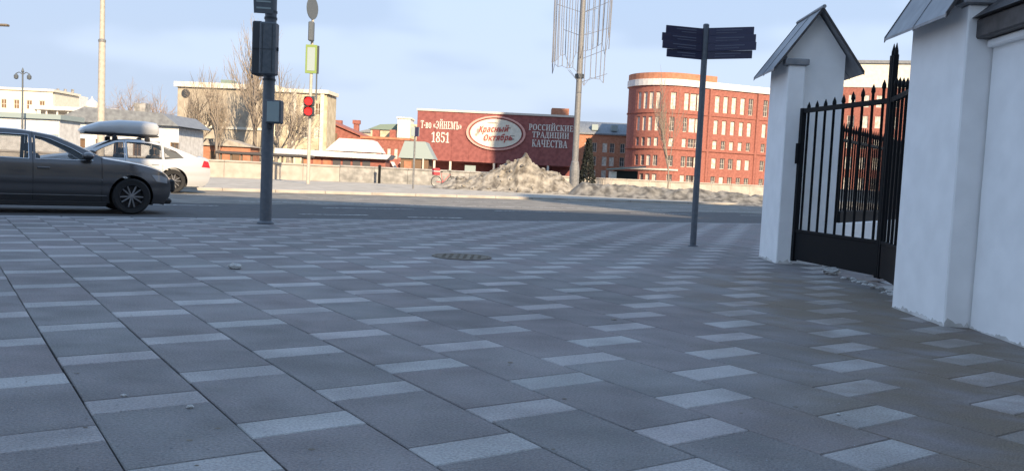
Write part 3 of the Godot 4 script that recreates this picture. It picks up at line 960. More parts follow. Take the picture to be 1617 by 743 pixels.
	# --- booth with green canopy in front of the round corner
	var k1 := thing("kiosk", "small kiosk with dark green sloping canopy before the round corner", "kiosk", at(15.4, 131), 0.1)
	part("booth", boxm(Vector3(0, 0, -2), Vector3(3.2, 2.4, 0)), M.evergreen, k1)
	part("counter", boxm(Vector3(-0.9, 0.0, -1.6), Vector3(-0.05, 2.2, 0)), M.cream, k1)
	part("canopy", prism(PackedVector2Array([Vector2(-1.2, 2.42), Vector2(4.2, 3.0), Vector2(4.2, 3.2), Vector2(-1.2, 2.6)]), -2.2, 0.8), M.roof_green, k1)

	# --- red workshop with sloping gable, left of the sign
	var g := thing("workshop", "red brick workshop with long sloping gable behind the white pontoon", "workshop", at(-32, 136), 0.0)
	part("gable_wall", prism(PackedVector2Array([Vector2(-3, 0), Vector2(9.5, 0), Vector2(9.5, 5.2), Vector2(0.6, 8.6), Vector2(-3, 7.3)]), -12, 0), M.red, g)
	part("roof", prism(PackedVector2Array([Vector2(0.6, 8.62), Vector2(9.9, 5.1), Vector2(9.9, 5.35), Vector2(0.6, 8.9)]), -12.3, 0.35), M.red, g)
	part("window", boxm(Vector3(2.2, 3.9, 0.003), Vector3(4.0, 6.2, 0.1)), M.frame_brown, g)
	part("chimney", boxm(Vector3(8.8, 5.0, -5), Vector3(9.9, 7.2, -4)), M.red, g)
	var g2 := thing("workshop", "low red brick workshop with tall windows and white sloping awnings", "workshop", at(-23.2, 130), 0.0)
	ops = []
	for c in 4: ops.append(Rect2(1.9 + c * 1.05, 2.6, 0.5, 1.5))
	part("brick_wall", facade_mesh(7.2, 5.4, ops, fl), M.red, g2)
	part("core", boxm(Vector3(0.02, 0, -9), Vector3(7.18, 5.35, -0.45)), M.red, g2)
	add_windows(g2, ops, fl, M.frame_white, [M.pane_pale, M.pane_dark], 1, 2)
	part("parapet", boxm(Vector3(-0.1, 5.402, -9), Vector3(7.3, 5.75, 0.15)), M.red_orange, g2)
	part("chimney", boxm(Vector3(3.8, 5.76, -4), Vector3(4.7, 7.0, -3)), M.red, g2)
	for c in 5:
		part("awning", prism(PackedVector2Array([Vector2(0, 0), Vector2(0.45, 0), Vector2(-0.15, 1.1), Vector2(-0.6, 1.1)]), 0.15, 0.9), M.white_far, g2, Vector3(0.7 + c * 1.35 + (0.5 if c > 0 else 0.0), 1.0, 0))
	var gb := thing("shed", "grey shed with pitched roof left of the sign hall", "shed", at(-15.6, 118), 0.0)
	part("wall", prism(PackedVector2Array([Vector2(0, 0), Vector2(3.8, 0), Vector2(3.8, 2.6), Vector2(0, 2.6)]), -5, 0), M.frame_brown, gb)
	part("roof", prism(PackedVector2Array([Vector2(-0.3, 2.602), Vector2(4.6, 2.602), Vector2(3.3, 4.9), Vector2(0.5, 4.9)]), -5.2, 0.3), M.board_grey, gb)
	part("door", boxm(Vector3(0.5, 0.1, 0.003), Vector3(1.5, 2.2, 0.08)), M.red_orange, gb)
	part("post", boxm(Vector3(3.0, 0.0, 0.003), Vector3(3.2, 2.6, 0.3)), M.frame_white, gb)

	# --- roofs and towers farther off
	var f1 := thing("city_block", "pale block with flat green roof behind the red workshops", "building", at(-31, 185), 0.0)
	part("wall", boxm(Vector3(0, 0, -10), Vector3(9.5, 9.3, 0)), M.beige, f1)
	part("roof", prism(PackedVector2Array([Vector2(-0.5, 9.302), Vector2(10, 9.302), Vector2(8, 10.8), Vector2(2, 10.4)]), -10, 0.4), M.roof_green, f1)
	var f2 := thing("city_block", "narrow white tower block beside the left end of the red sign", "building", at(-24.4, 178), 0.0)
	part("wall", boxm(Vector3(0, 0, -6), Vector3(2.6, 11.4, 0)), M.white_far, f2)
	part("roof", boxm(Vector3(-0.2, 11.402, -6.2), Vector3(2.8, 11.7, 0.2)), M.cream, f2)
	part("wing", boxm(Vector3(2.602, 0, -6), Vector3(8.5, 10.4, -0.5)), M.beige, f2)
	for q in [[-36.9, 180, 10.6, 1.3, "pinkish brick chimney stack over the red gable, left one"], [-33.6, 182, 10.9, 1.5, "pinkish brick chimney stack over the red gable, right one"]]:
		var c := thing("chimney_stack", q[4], "chimney", at(q[0], q[1]), 0.0, "distant chimney stacks")
		part("shaft", boxm(Vector3(-q[3] * 0.35, 0, -1), Vector3(q[3] * 0.35, q[2] - 0.8, 0)), M.red, c)
		part("head", boxm(Vector3(-q[3] * 0.5, q[2] - 0.798, -1.2), Vector3(q[3] * 0.5, q[2], 0.2)), M.red, c)
	var f3 := thing("city_block", "long low pale city block on the skyline behind the chimneys", "building", at(-42, 230), 0.0)
	part("wall", boxm(Vector3(0, 0, -12), Vector3(34, 10.4, 0)), M.beige_grey, f3)
	part("roof", prism(PackedVector2Array([Vector2(-0.5, 10.402), Vector2(34.5, 10.402), Vector2(31, 11.9), Vector2(4, 11.6)]), -12, 0.4), M.roof_grey, f3)

	# --- white roofed pontoon on the river
	var pt := thing("pontoon", "long white roofed pontoon with a dark window band on the river", "pontoon", at(-18.6, 84), 0.05)
	part("hull", boxm(Vector3(-2.5, -4.5, -5), Vector3(7, 0.5, 0.4), 0.1), M.granite_grey, pt)
	part("lower_cabin", boxm(Vector3(-2, 0.502, -4.5), Vector3(6.0, 1.9, 0)), M.red, pt)
	part("lower_roof", prism(PackedVector2Array([Vector2(-4.5, 1.903), Vector2(6.2, 1.903), Vector2(6.6, 2.35), Vector2(-4.5, 2.5)]), -5, 0.7), M.white_far, pt)
	part("upper_roof", prism(PackedVector2Array([Vector2(0.2, 2.52), Vector2(5.6, 2.52), Vector2(4.7, 3.7), Vector2(1.5, 3.75)]), -4.5, 0.1), M.white_far, pt)
	for c in 7:
		part("window", boxm(Vector3(-1.9 + c * 0.95, 0.75, 0.002), Vector3(-1.15 + c * 0.95, 1.7, 0.05)), M.pane_dark if c > 2 else M.red_orange, pt)

# ---------------------------------------------------------------- left side beyond the cars
func left_bank() -> void:
	var fl: Callable = flat_map
	# beige four-storey house
	var b := thing("apartment_house", "beige four storey house, blank end in a painted shade tone behind bare trees", "house", at(-48.4, 124), -0.06)
	part("end_wall", boxm(Vector3(0, 0, -14), Vector3(14.2, 11.3, 0)), M.beige_grey, b)  # greyer beige paints in the half shade on this wall
	part("cornice", boxm(Vector3(-0.4, 11.302, -14), Vector3(14.5, 12.0, 0.4)), M.cream, b)
	part("string_course", boxm(Vector3(-0.1, 5.6, 0.003), Vector3(14.2, 5.95, 0.2)), M.cream, b)
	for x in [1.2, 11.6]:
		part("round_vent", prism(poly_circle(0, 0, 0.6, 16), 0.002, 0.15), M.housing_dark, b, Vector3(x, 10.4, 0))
	part("roof_hatch", boxm(Vector3(5.4, 12.003, -4), Vector3(7.0, 12.7, -2)), M.roof_green, b)
	var ops := []
	for r in 3:
		for c in 4:
			ops.append(Rect2(1.6 + c * 1.9, 1.6 + r * 3.2, 0.95, 1.7))
	var wing := thing("apartment_house", "yellow beige house front with tall windows left of the red signal", "house", at(-35.6, 122), -0.06)
	part("front_wall", facade_mesh(9.0, 11.0, ops, fl), M.beige, wing)
	part("core", boxm(Vector3(0.02, 0, -5), Vector3(8.98, 10.95, -0.45)), M.beige, wing)
	add_windows(wing, ops, fl, M.cream, [M.pane_dark, M.frame_brown, M.pane_pale], 2, 2)
	part("cornice", boxm(Vector3(-0.2, 11.002, -5), Vector3(9.3, 11.5, 0.35)), M.cream, wing)
	for x in [0.4, 4.5, 8.4]:
		part("pilaster", boxm(Vector3(x - 0.25, 0, 0.002), Vector3(x + 0.25, 10.98, 0.25)), M.cream, wing)
	var low := thing("brick_shed", "low orange brick shed under the beige house by the parapet", "shed", at(-44.0, 108), 0.0)
	part("wall", boxm(Vector3(0, 0, -4), Vector3(11, 2.9, 0)), M.red_orange, low)
	part("roof", prism(PackedVector2Array([Vector2(-0.3, 2.902), Vector2(11.3, 2.902), Vector2(8, 3.8), Vector2(1, 3.6)]), -4.3, 0.3), M.granite, low)
	for c in 4: part("window", boxm(Vector3(1 + c * 2.5, 0.9, 0.002), Vector3(2.2 + c * 2.5, 2.2, 0.06)), M.frame_brown, low)
	# dark landing stage
	var ls := thing("landing_stage", "dark roofed landing stage just over the parapet beside the white car", "pontoon", at(-26.0, 76), 0.08)
	part("deck", boxm(Vector3(0, -4.5, -4), Vector3(7.5, 0.4, 0)), M.granite_grey, ls)
	part("roof", boxm(Vector3(-0.2, 1.65, -4.1), Vector3(7.7, 1.9, 0.2), 0.05), M.brown_metal, ls)
	for c in 9: part("post", box(0.16, 1.25, 0.16), M.rust, ls, Vector3(0.2 + c * 0.88, 1.025, -0.1))
	# white cottage behind the roof box
	var wh := thing("white_house", "low white house with grey roof and brown windows behind the cars", "house", at(-38.0, 72), 0.0)
	ops = []
	for c in 6: ops.append(Rect2(1.6 + c * 1.55, 1.0, 0.7, 1.35))
	part("front_wall", facade_mesh(9.6, 3.7, ops, fl), M.white_far, wh)
	part("core", boxm(Vector3(0.02, 0, -7), Vector3(9.58, 3.65, -0.45)), M.white_far, wh)
	add_windows(wh, ops, fl, M.frame_brown, [M.pane_dark, M.frame_brown], 2, 2)
	part("roof", prism(PackedVector2Array([Vector2(-0.4, 3.702), Vector2(10.2, 3.702), Vector2(8.8, 4.7), Vector2(2.4, 4.95)]), -7.3, 0.4), M.roof_grey, wh)
	part("chimney", boxm(Vector3(5.4, 4.6, -3), Vector3(6.4, 5.6, -2)), M.granite_grey, wh)
	# terrace with railings farther left
	var tr := thing("terrace_pavilion", "pale terraced pavilion with flat white roofs at the left", "pavilion", at(-51.5, 92), 0.0)
	part("base", boxm(Vector3(0, 0, -8), Vector3(8.5, 4.3, 0)), M.beige_grey, tr)
	part("lower_roof", boxm(Vector3(-0.6, 4.302, -8.5), Vector3(9.6, 4.7, 0.6)), M.cream, tr)
	part("upper_storey", boxm(Vector3(0.6, 4.702, -7), Vector3(7.8, 5.6, -1)), M.granite, tr)
	part("upper_roof", boxm(Vector3(-0.2, 5.602, -7.5), Vector3(9.2, 6.0, -0.2)), M.white_far, tr)
	for c in 8: part("post", box(0.14, 0.9, 0.14), M.white_far, tr, Vector3(0.3 + c * 1.15, 5.152, -0.6))
	for c in 5: part("window", boxm(Vector3(0.8 + c * 1.55, 1.8, 0.002), Vector3(1.7 + c * 1.55, 3.4, 0.06)), M.frame_brown, tr)
	var k := thing("kiosk", "small white kiosk box at the left edge above the dark car", "kiosk", at(-37.0, 62), 0.0)
	part("booth", boxm(Vector3(0, 0, -3), Vector3(4.4, 3.4, 0)), M.white_far, k)
	part("roof", boxm(Vector3(-0.2, 3.402, -3.2), Vector3(4.6, 3.75, 0.2)), M.board_grey, k)
	part("stripe", boxm(Vector3(0.05, 2.1, 0.002), Vector3(4.35, 2.35, 0.03)), M.board_grey, k)
	# far skyline
	var c1 := thing("city_block", "cream city block on the skyline at the far left", "building", at(-92, 150), 0.0)
	ops = []
	for r in 3:
		for c in 5: ops.append(Rect2(0.8 + c * 2.2, 2.0 + r * 3.2, 1.0, 1.6))
	part("wall", facade_mesh(12, 11.6, ops, fl), M.cream, c1)
	part("core", boxm(Vector3(0.02, 0, -9), Vector3(11.98, 11.55, -0.45)), M.cream, c1)
	add_windows(c1, ops, fl, M.cream, [M.pane_dark, M.frame_brown], 2, 2)
	part("cornice", boxm(Vector3(-0.3, 11.602, -9), Vector3(12.3, 12.0, 0.3)), M.cream, c1)
	var c2 := thing("city_block", "distant white tower block with roof stacks over the pavilion", "building", at(-100, 190), 0.0)
	part("wall", boxm(Vector3(-6, 0, -9), Vector3(8, 11.0, 0)), M.cream, c2)
	part("tower", boxm(Vector3(-1.0, 11.002, -6), Vector3(3.4, 14.0, -1)), M.white_far, c2)
	for c in 3: part("stack", tube([Vector3(-0.6 + c * 1.6, 11.01, -0.6), Vector3(-0.6 + c * 1.6, 15.2, -0.6)], [0.35, 0.3], 8), M.granite_grey, c2)
	part("dome", lathe([Vector2(1.3, 11.0), Vector2(1.5, 11.8), Vector2(1.1, 12.7), Vector2(0.3, 13.3), Vector2(0.02, 14.0)], 14), M.cream, c2, Vector3(6.2, 0.005, -2))

# ---------------------------------------------------------------- houses behind the camera that keep the pavement in shade
func shading_buildings() -> void:
	var fl: Callable = flat_map
	for q in [[-12.0, 10.5, 29.0, "tall cream town house behind the viewpoint, left part of the row"], [10.6, 30.4, 24.4, "lower cream town house behind the viewpoint, middle of the row"], [30.5, 62.0, 34.5, "tallest cream town house behind the viewpoint, right part of the row"]]:
		var w: float = q[1] - q[0]
		var t := thing("town_house", q[3], "house", Vector3(q[1], 0, 20.0), PI, "town houses behind the viewpoint")
		var ops := []
		for r in int((q[2] - 2.0) / 3.6):
			for c in int((w - 1.0) / 3.2):
				ops.append(Rect2(1.0 + c * 3.2, 1.2 + r * 3.6, 1.3, 2.1))
		part("front_wall", facade_mesh(w, q[2], ops, fl), M.cream, t)
		part("core", boxm(Vector3(0.02, -0.3, -6), Vector3(w - 0.02, q[2] - 0.05, -0.45)), M.cream, t)
		add_windows(t, ops, fl, M.frame_white, [M.pane_dark], 2, 2)
		part("cornice", boxm(Vector3(0.0, q[2], -6), Vector3(w, q[2] + 0.4, 0.3)), M.cream, t)
	# unseen tower, added so that its shadow falls across the sign hall
	var bt := thing("added_shade_tower", "unseen tower added out of view to the right to shade the sign hall", "tower", Vector3(55.0, 0, -40.0), 0.0)
	part("shaft", boxm(Vector3(-6.8, -0.3, -6.8), Vector3(6.8, 52, 6.8)), M.cream, bt)
	part("tower_top", lathe([Vector2(6.6, 52.01), Vector2(6.6, 66), Vector2(7.0, 67), Vector2(6.2, 71), Vector2(3.6, 75), Vector2(0.6, 78), Vector2(0.05, 84)], 24), M.cream, bt)

# ---------------------------------------------------------------- street furniture
func signal_post() -> void:
	var t := thing("signal_post", "grey steel signal post with backs of pedestrian lights at the kerb", "signal post", at(-3.93, 13.75))
	part("pole", tube([Vector3(0, -0.05, 0), Vector3(0, 4.6, 0)], [0.092, 0.088], 20), M.pole_grey, t)
	part("base_flange", lathe([Vector2(0.0, 0.0), Vector2(0.13, 0.0), Vector2(0.13, 0.02), Vector2(0.1, 0.05), Vector2(0.093, 0.05)], 20), M.pole_grey, t)
	var h1 := part("signal_head", boxm(Vector3(-0.26, 2.33, -0.22), Vector3(-0.105, 3.16, 0.1), 0.02), M.housing_dark, t)
	part("hood", tube([Vector3(-0.18, 2.95, -0.22), Vector3(-0.18, 2.95, -0.4)], [0.12, 0.12], 12), M.black_plastic, h1)
	part("hood", tube([Vector3(-0.18, 2.55, -0.22), Vector3(-0.18, 2.55, -0.4)], [0.12, 0.12], 12), M.black_plastic, h1)
	part("clip", boxm(Vector3(-0.25, 2.72, 0.1), Vector3(-0.12, 2.74, 0.11)), M.black_plastic, h1)
	var h2 := part("signal_head", boxm(Vector3(-0.085, 2.32, 0.09), Vector3(0.165, 3.12, 0.3), 0.02), M.housing, t)
	part("latch", box(0.025, 0.06, 0.03, 0.005), M.housing_dark, h2, Vector3(0.178, 2.72, 0.2))
	part("rib", boxm(Vector3(-0.07, 2.7, 0.3), Vector3(0.15, 2.71, 0.304)), M.housing_dark, h2)
	part("lid_edge", boxm(Vector3(-0.04, 2.36, 0.3), Vector3(-0.03, 3.08, 0.305)), M.housing_dark, h2)
	part("lid_edge", boxm(Vector3(0.11, 2.36, 0.3), Vector3(0.12, 3.08, 0.305)), M.housing_dark, h2)
	var cb := part("control_box", boxm(Vector3(0.02, 1.58, 0.06), Vector3(0.26, 1.94, 0.24), 0.015), M.housing, t)
	part("lid", boxm(Vector3(0.045, 1.605, 0.24), Vector3(0.235, 1.915, 0.25), 0.004), M.board_grey, cb)
	part("bracket", boxm(Vector3(0.02, 1.5, 0.05), Vector3(0.1, 1.575, 0.12)), M.housing_dark, cb)
	for y in [2.25, 3.2, 3.3]:
		part("clamp_band", lathe([Vector2(0.1, y), Vector2(0.1, y + 0.035)], 16), M.housing_dark, t)
	var sp := part("sign_plate", boxm(Vector3(-0.24, -0.17, 0), Vector3(0.06, 0.22, 0.012), 0.003), M.housing, t, Vector3(0.0, 3.44, 0.11), Vector3(0, 0.5, 0.06))
	for k in 3:
		part("rivet_strip", boxm(Vector3(-0.2, -0.1 + k * 0.1, 0.0125), Vector3(0.02, -0.075 + k * 0.1, 0.016)), M.board_grey, sp)

func crossing_signal() -> void:
	var t := thing("crossing_signal", "slim post with two red pedestrian lights and lime bordered board", "traffic light", at(-10.9, 45.8))
	part("pole", tube([Vector3(0, -0.02, 0), Vector3(0, 11.0, 0)], [0.095, 0.065], 12), M.lamp_post, t)
	for y in [4.3, 3.78]:
		var h := part("signal_head", boxm(Vector3(-0.26, y - 0.25, 0.1), Vector3(0.26, y + 0.25, 0.34), 0.04), M.housing_dark, t)
		part("red_lens", prism(poly_circle(0, 0, 0.21, 20), 0.0, 0.03), M.red_lamp, h, Vector3(0, y, 0.341))
		part("visor", lathe([Vector2(0.235, 0.0), Vector2(0.24, 0.2)], 18), M.red_lamp if false else M.housing_dark, h, Vector3(0, y, 0.34), Vector3(PI / 2, 0, 0))
	var b := part("crossing_board", boxm(Vector3(-0.3, 5.76, 0.08), Vector3(0.3, 7.24, 0.12), 0.01), M.lime, t)
	part("board_face", boxm(Vector3(-0.2, 5.9, 0.121), Vector3(0.2, 7.1, 0.135)), M.board_grey, b)
	part("board_edge", boxm(Vector3(0.302, 5.76, 0.04), Vector3(0.4, 7.2, 0.11)), M.housing_dark, b)
	part("edge_sign", prism(poly_circle(0, 0, 0.5, 20), -0.02, 0.02), M.housing, t, Vector3(0, 9.1, 0.14), Vector3(0, 1.2, 0)).scale = Vector3(1, 1.15, 1)
	part("vehicle_signal", boxm(Vector3(-0.14, 7.4, 0.08), Vector3(0.14, 8.4, 0.4), 0.05), M.housing, t)
	part("arm", tube([Vector3(0.3, 4.4, 0.0), Vector3(0.3, 5.76, 0.05)], [0.04, 0.04], 8), M.housing, t)
	part("arm_bracket", boxm(Vector3(0.05, 4.55, -0.03), Vector3(0.34, 4.62, 0.03)), M.housing, t)

func small_post() -> void:
	var t := thing("sign_post", "thin post with small dark blue sign in front of the parapet", "sign post", at(-5.27, 45.2))
	part("pole", tube([Vector3(0, -0.02, 0), Vector3(0, 3.25, 0)], [0.05, 0.05], 10), M.galv, t)
	part("sign", boxm(Vector3(-0.22, 2.72, 0.055), Vector3(0.22, 3.2, 0.08), 0.01), M.board_grey, t)
	part("sign_back", boxm(Vector3(0.0, 2.72, 0.081), Vector3(0.2, 3.2, 0.1), 0.005), M.navy, t)

func mast() -> void:
	var t := thing("light_mast", "tall grey mast hung with long strands of festive lights", "mast", at(3.65, 53.2))
	part("pole", tube([Vector3(0, -0.02, 0), Vector3(0, 9, 0), Vector3(0, 17, 0)], [0.20, 0.175, 0.15], 18), M.galv, t)
	part("base_sleeve", lathe([Vector2(0.0, 0.0), Vector2(0.3, 0.0), Vector2(0.3, 1.4), Vector2(0.24, 1.9), Vector2(0.19, 2.0), Vector2(0.19, 2.1)], 18), M.galv, t)
	part("collar", lathe([Vector2(0.21, 7.0), Vector2(0.27, 7.0), Vector2(0.27, 7.25), Vector2(0.21, 7.25)], 18), M.housing_dark, t)
	part("crown_ring", ring_tube(1.75, 14.0, 0.04), M.galv, t)
	for k in 4:
		var a := TAU * k / 4 + 0.4
		part("ring_arm", tube([Vector3(0, 14.3, 0), Vector3(cos(a) * 1.75, 14.0, sin(a) * 1.75)], [0.04, 0.03], 6), M.galv, t)
	var n := 30
	var ends := []
	for k in n:
		var a := TAU * k / n
		# the strands end along a spiral, lowest on the left
		var low := 6.6 + 3.2 * fposmod((a + PI) / TAU + 0.42, 1.0) + rng.randf_range(-0.15, 0.15)
		if k % 7 == 0: low -= 0.8
		var r := 1.75
		var p0 := Vector3(cos(a) * r, 14.0, sin(a) * r)
		var p1 := Vector3(cos(a) * (r - 0.05), low, sin(a) * (r - 0.05))
		part("strand", tube([p0, p0.lerp(p1, 0.5) + Vector3(rng.randf_range(-0.03, 0.03), 0, rng.randf_range(-0.03, 0.03)), p1], [0.02, 0.024, 0.026], 4), M.wire, t)
		ends.append(p1)
	for k in n - 1:
		if ends[k].distance_to(ends[k + 1]) < 1.6:
			part("lower_wire", tube([ends[k], ends[k + 1]], [0.014, 0.014], 4), M.wire, t)
	for y in [6.8, 8.2, 9.6, 11.0]:
		for s in 3:
			var a := rng.randf() * TAU
			part("stay_wire", tube([Vector3(0.2 * cos(a), y, 0.2 * sin(a)), Vector3(cos(a) * 1.7, y + 0.5, sin(a) * 1.7)], [0.016, 0.016], 4), M.wire, t)

func ring_tube(r: float, y: float, th: float) -> ArrayMesh:
	var pts := []
	var rad := []
	for k in 33:
		pts.append(Vector3(cos(TAU * k / 32) * r, y, sin(TAU * k / 32) * r)); rad.append(th)
	return tube(pts, rad, 6)

func lamps() -> void:
	var t := thing("street_lamp", "tall beige street lamp pole rising behind the white car", "street lamp", at(-21.5, 45.0))
	part("lower_pole", tube([Vector3(0, -0.02, 0), Vector3(0, 6.8, 0)], [0.19, 0.165], 14), M.lamp_post, t)
	part("upper_pole", tube([Vector3(0, 6.8, 0), Vector3(0, 13.0, 0)], [0.13, 0.1], 14), M.lamp_post, t)
	part("collar", lathe([Vector2(0.13, 6.79), Vector2(0.185, 6.79), Vector2(0.185, 6.9), Vector2(0.13, 6.95)], 14), M.galv, t)
	part("arm", tube([Vector3(0, 12.9, 0), Vector3(0.6, 13.4, 0.6), Vector3(1.6, 13.6, 1.6)], [0.05, 0.045, 0.04], 8), M.lamp_post, t)
	part("lamp_head", box(0.3, 0.12, 0.8, 0.04), M.galv, t, Vector3(1.8, 13.6, 1.8), Vector3(0, PI / 4, 0))
	var l := thing("street_lamp", "distant lamp post with drooping twin lanterns at the left", "street lamp", at(-34.1, 60.0))
	part("pole", tube([Vector3(0, -0.02, 0), Vector3(0, 6.4, 0)], [0.08, 0.05], 10), M.housing, l)
	part("finial", lathe([Vector2(0.05, 6.4), Vector2(0.1, 6.5), Vector2(0.02, 6.75)], 10), M.housing, l)
	for sg in [-1.0, 1.0]:
		var arm := part("arm", tube([Vector3(0, 6.3, 0), Vector3(sg * 0.25, 6.45, 0), Vector3(sg * 0.45, 6.35, 0)], [0.03, 0.03, 0.03], 6), M.housing, l)
		part("lantern", lathe([Vector2(0.02, 5.95), Vector2(0.13, 6.0), Vector2(0.15, 6.2), Vector2(0.03, 6.36)], 10), M.housing, arm, Vector3(sg * 0.45, 0, 0))
	var e := thing("street_lamp", "lamp arm poking in at the left edge of the sky", "street lamp", at(-25.7, 40.0))
	part("pole", tube([Vector3(0, -0.02, 0), Vector3(0, 6.6, 0)], [0.11, 0.07], 10), M.lamp_post, e)
	part("arm", tube([Vector3(0, 6.5, 0), Vector3(0.9, 6.68, 0), Vector3(1.7, 6.72, 0)], [0.05, 0.04, 0.04], 8), M.lamp_post, e)
	part("lamp_head", box(0.6, 0.1, 0.26, 0.03), M.rust, e, Vector3(2.0, 6.7, 0))

func way_sign() -> void:
	var t := thing("wayfinding_sign", "slim dark post with fanned navy direction blades on the paving", "direction sign", at(2.76, 13.15))
	part("pole", tube([Vector3(0, -0.02, 0), Vector3(0, 3.32, 0)], [0.048, 0.046], 16), M.pole_grey, t)
	part("cap", lathe([Vector2(0.047, 3.32), Vector2(0.03, 3.335), Vector2(0.001, 3.34)], 16), M.pole_grey, t)
	part("foot", lathe([Vector2(0.0, 0.0), Vector2(0.075, 0.0), Vector2(0.075, 0.012), Vector2(0.05, 0.02)], 16), M.pole_grey, t)
	# [height, yaw, length, material]; yaw 0 points right
	var blades := [[3.215, -0.42, 0.66, 1], [3.10, -0.47, 0.70, 1], [2.983, -0.52, 0.72, 1], [2.868, -0.47, 0.66, 0],
		[3.205, PI + 0.26, 0.60, 0], [3.09, PI + 0.30, 0.67, 0], [2.974, PI + 0.34, 0.67, 0], [2.859, PI + 0.30, 0.58, 0]]
	for q in blades:
		var b := part("blade", boxm(Vector3(0.045, -0.0575, -0.012), Vector3(0.045 + q[2], 0.0575, 0.012), 0.003), M.navy_light if q[3] == 1 else M.navy, t, Vector3(0, q[0], 0), Vector3(0, q[1], 0))
		for sd in [-1.0, 1.0]:
			part("text_line", boxm(Vector3(0.16, 0.012, sd * 0.0135 - 0.0012), Vector3(q[2] - 0.12, 0.026, sd * 0.0135 + 0.0012)), M.faint, b)
			part("text_line", boxm(Vector3(0.16, -0.024, sd * 0.0135 - 0.0012), Vector3(q[2] - 0.2, -0.014, sd * 0.0135 + 0.0012)), M.faint, b)

# ---------------------------------------------------------------- cars
func body_w(c: Dictionary, x: float, y: float) -> float:
	var w: float = c.hw
	if x > c.nose0: w -= 0.34 * pow((x - c.nose0) / (c.front - c.nose0), 2.4)
	if x < c.tail0: w -= 0.24 * pow((c.tail0 - x) / (c.tail0 - c.back), 2.2)
	if y < 0.55: w -= 0.07 * pow((0.55 - y) / 0.35, 2.0)
	elif y < c.belt: w -= 0.05 * pow((y - 0.55) / (c.belt - 0.55), 2.0)
	else: w -= 0.05 + (y - c.belt) * 0.46 + 0.05 * (y - c.belt) * (y - c.belt)
	# crease along the shoulder and a hollow below it
	w += 0.010 * exp(-pow((y - (c.belt - 0.12)) / 0.045, 2.0)) - 0.012 * exp(-pow((y - 0.5) / 0.08, 2.0))
	return w

func panel(c: Dictionary, outer: PackedVector2Array, holes: Array, side: float, off := 0.0, cell := 0.07) -> ArrayMesh:
	var s := st()
	var lo := Vector2(99, 99)
	var hi := Vector2(-99, -99)
	for p in outer:
		lo = lo.min(p); hi = hi.max(p)
	var eps := 0.004
	var x := lo.x
	while x < hi.x:
		var y := lo.y
		while y < hi.y:
			var cl := PackedVector2Array([Vector2(x, y), Vector2(x + cell, y), Vector2(x + cell, y + cell), Vector2(x, y + cell)])
			var ps: Array = Geometry2D.intersect_polygons(cl, outer)
			for h in holes:
				var nx := []
				for p in ps: nx.append_array(Geometry2D.clip_polygons(p, h))
				ps = nx
			for p in ps:
				var t := Geometry2D.triangulate_polygon(p)
				for i in range(0, t.size(), 3):
					var q := [p[t[i]], p[t[i + 1]], p[t[i + 2]]]
					var ccw: bool = (q[1] - q[0]).cross(q[2] - q[0]) > 0
					var order := [0, 2, 1] if ccw == (side > 0) else [0, 1, 2]
					for o in order:
						var v: Vector2 = q[o]
						var w := body_w(c, v.x, v.y)
						var dx := (body_w(c, v.x + eps, v.y) - w) / eps
						var dy := (body_w(c, v.x, v.y + eps) - w) / eps
						s.set_normal(Vector3(-dx, -dy, side).normalized())
						s.add_vertex(Vector3(v.x, v.y, side * (w + off)))
			y += cell
		x += cell
	return s.commit()

# rows of points across the car along its whole profile, crowned outward
func skin_rows(c: Dictionary, pts: Array, crown: Array) -> Array:
	var n := 14
	var rows := []
	for i in pts.size():
		var p: Vector2 = pts[i]
		var d: Vector2 = (pts[min(i + 3, pts.size() - 1)] - pts[max(i - 3, 0)]).normalized()
		var nn := Vector2(d.y, -d.x)
		var row := []
		var w := body_w(c, p.x, p.y)
		for k in n + 1:
			var t := -1.0 + 2.0 * k / n
			t = signf(t) * pow(absf(t), 0.7)
			var q: Vector2 = p + nn * float(crown[i]) * (1.0 - t * t)
			row.append(Vector3(q.x, q.y, t * w))
		rows.append(row)
	return rows

func strip(rows: Array, a: int, b: int) -> ArrayMesh:
	var s := st()
	s.set_smooth_group(0)
	for i in range(a, b):
		for k in rows[i].size() - 1:
			quad(s, rows[i][k], rows[i + 1][k], rows[i + 1][k + 1], rows[i][k + 1])
	return done(s)

func dense(pts: Array, step := 0.06) -> Array:
	var out := []
	for i in pts.size() - 1:
		var n: int = max(1, int(pts[i].distance_to(pts[i + 1]) / step))
		for k in n:
			var t := float(k) / n
			var p0: Vector2 = pts[max(i - 1, 0)]; var p3: Vector2 = pts[min(i + 2, pts.size() - 1)]
			out.append(pts[i].cubic_interpolate(pts[i + 1], p0, p3, t))
	out.append(pts[-1])
	return out

func wheel(parent: Node, x: float, z: float, r: float, side: float, m: Material) -> void:
	var prof := [Vector2(r * 0.62, -0.1), Vector2(r * 0.9, -0.115), Vector2(r * 0.985, -0.09), Vector2(r, -0.04), Vector2(r, 0.04), Vector2(r * 0.985, 0.09), Vector2(r * 0.9, 0.115), Vector2(r * 0.66, 0.105), Vector2(r * 0.62, 0.06)]
	var ty := part("tyre", lathe(prof, 36), M.rubber, parent, Vector3(x, r, z), Vector3(side * PI / 2, 0, 0))
	var rim := part("rim", lathe([Vector2(r * 0.02, 0.0), Vector2(r * 0.6, 0.0), Vector2(r * 0.66, 0.1), Vector2(r * 0.63, 0.11), Vector2(r * 0.56, 0.02), Vector2(0.01, 0.02)], 30), M.rim_dark, ty)
	for k in 10:
		var a := TAU * (k + (0.1 if k % 2 == 0 else -0.1)) / 10
		part("spoke", box(r * 0.50, 0.03, 0.026, 0.005), m, rim, Vector3(cos(a) * r * 0.36, 0.075, sin(a) * r * 0.36), Vector3(0, -a, 0))
	part("hub", lathe([Vector2(0.0, 0.02), Vector2(r * 0.14, 0.02), Vector2(r * 0.13, 0.095), Vector2(0.0, 0.1)], 14), m, rim)

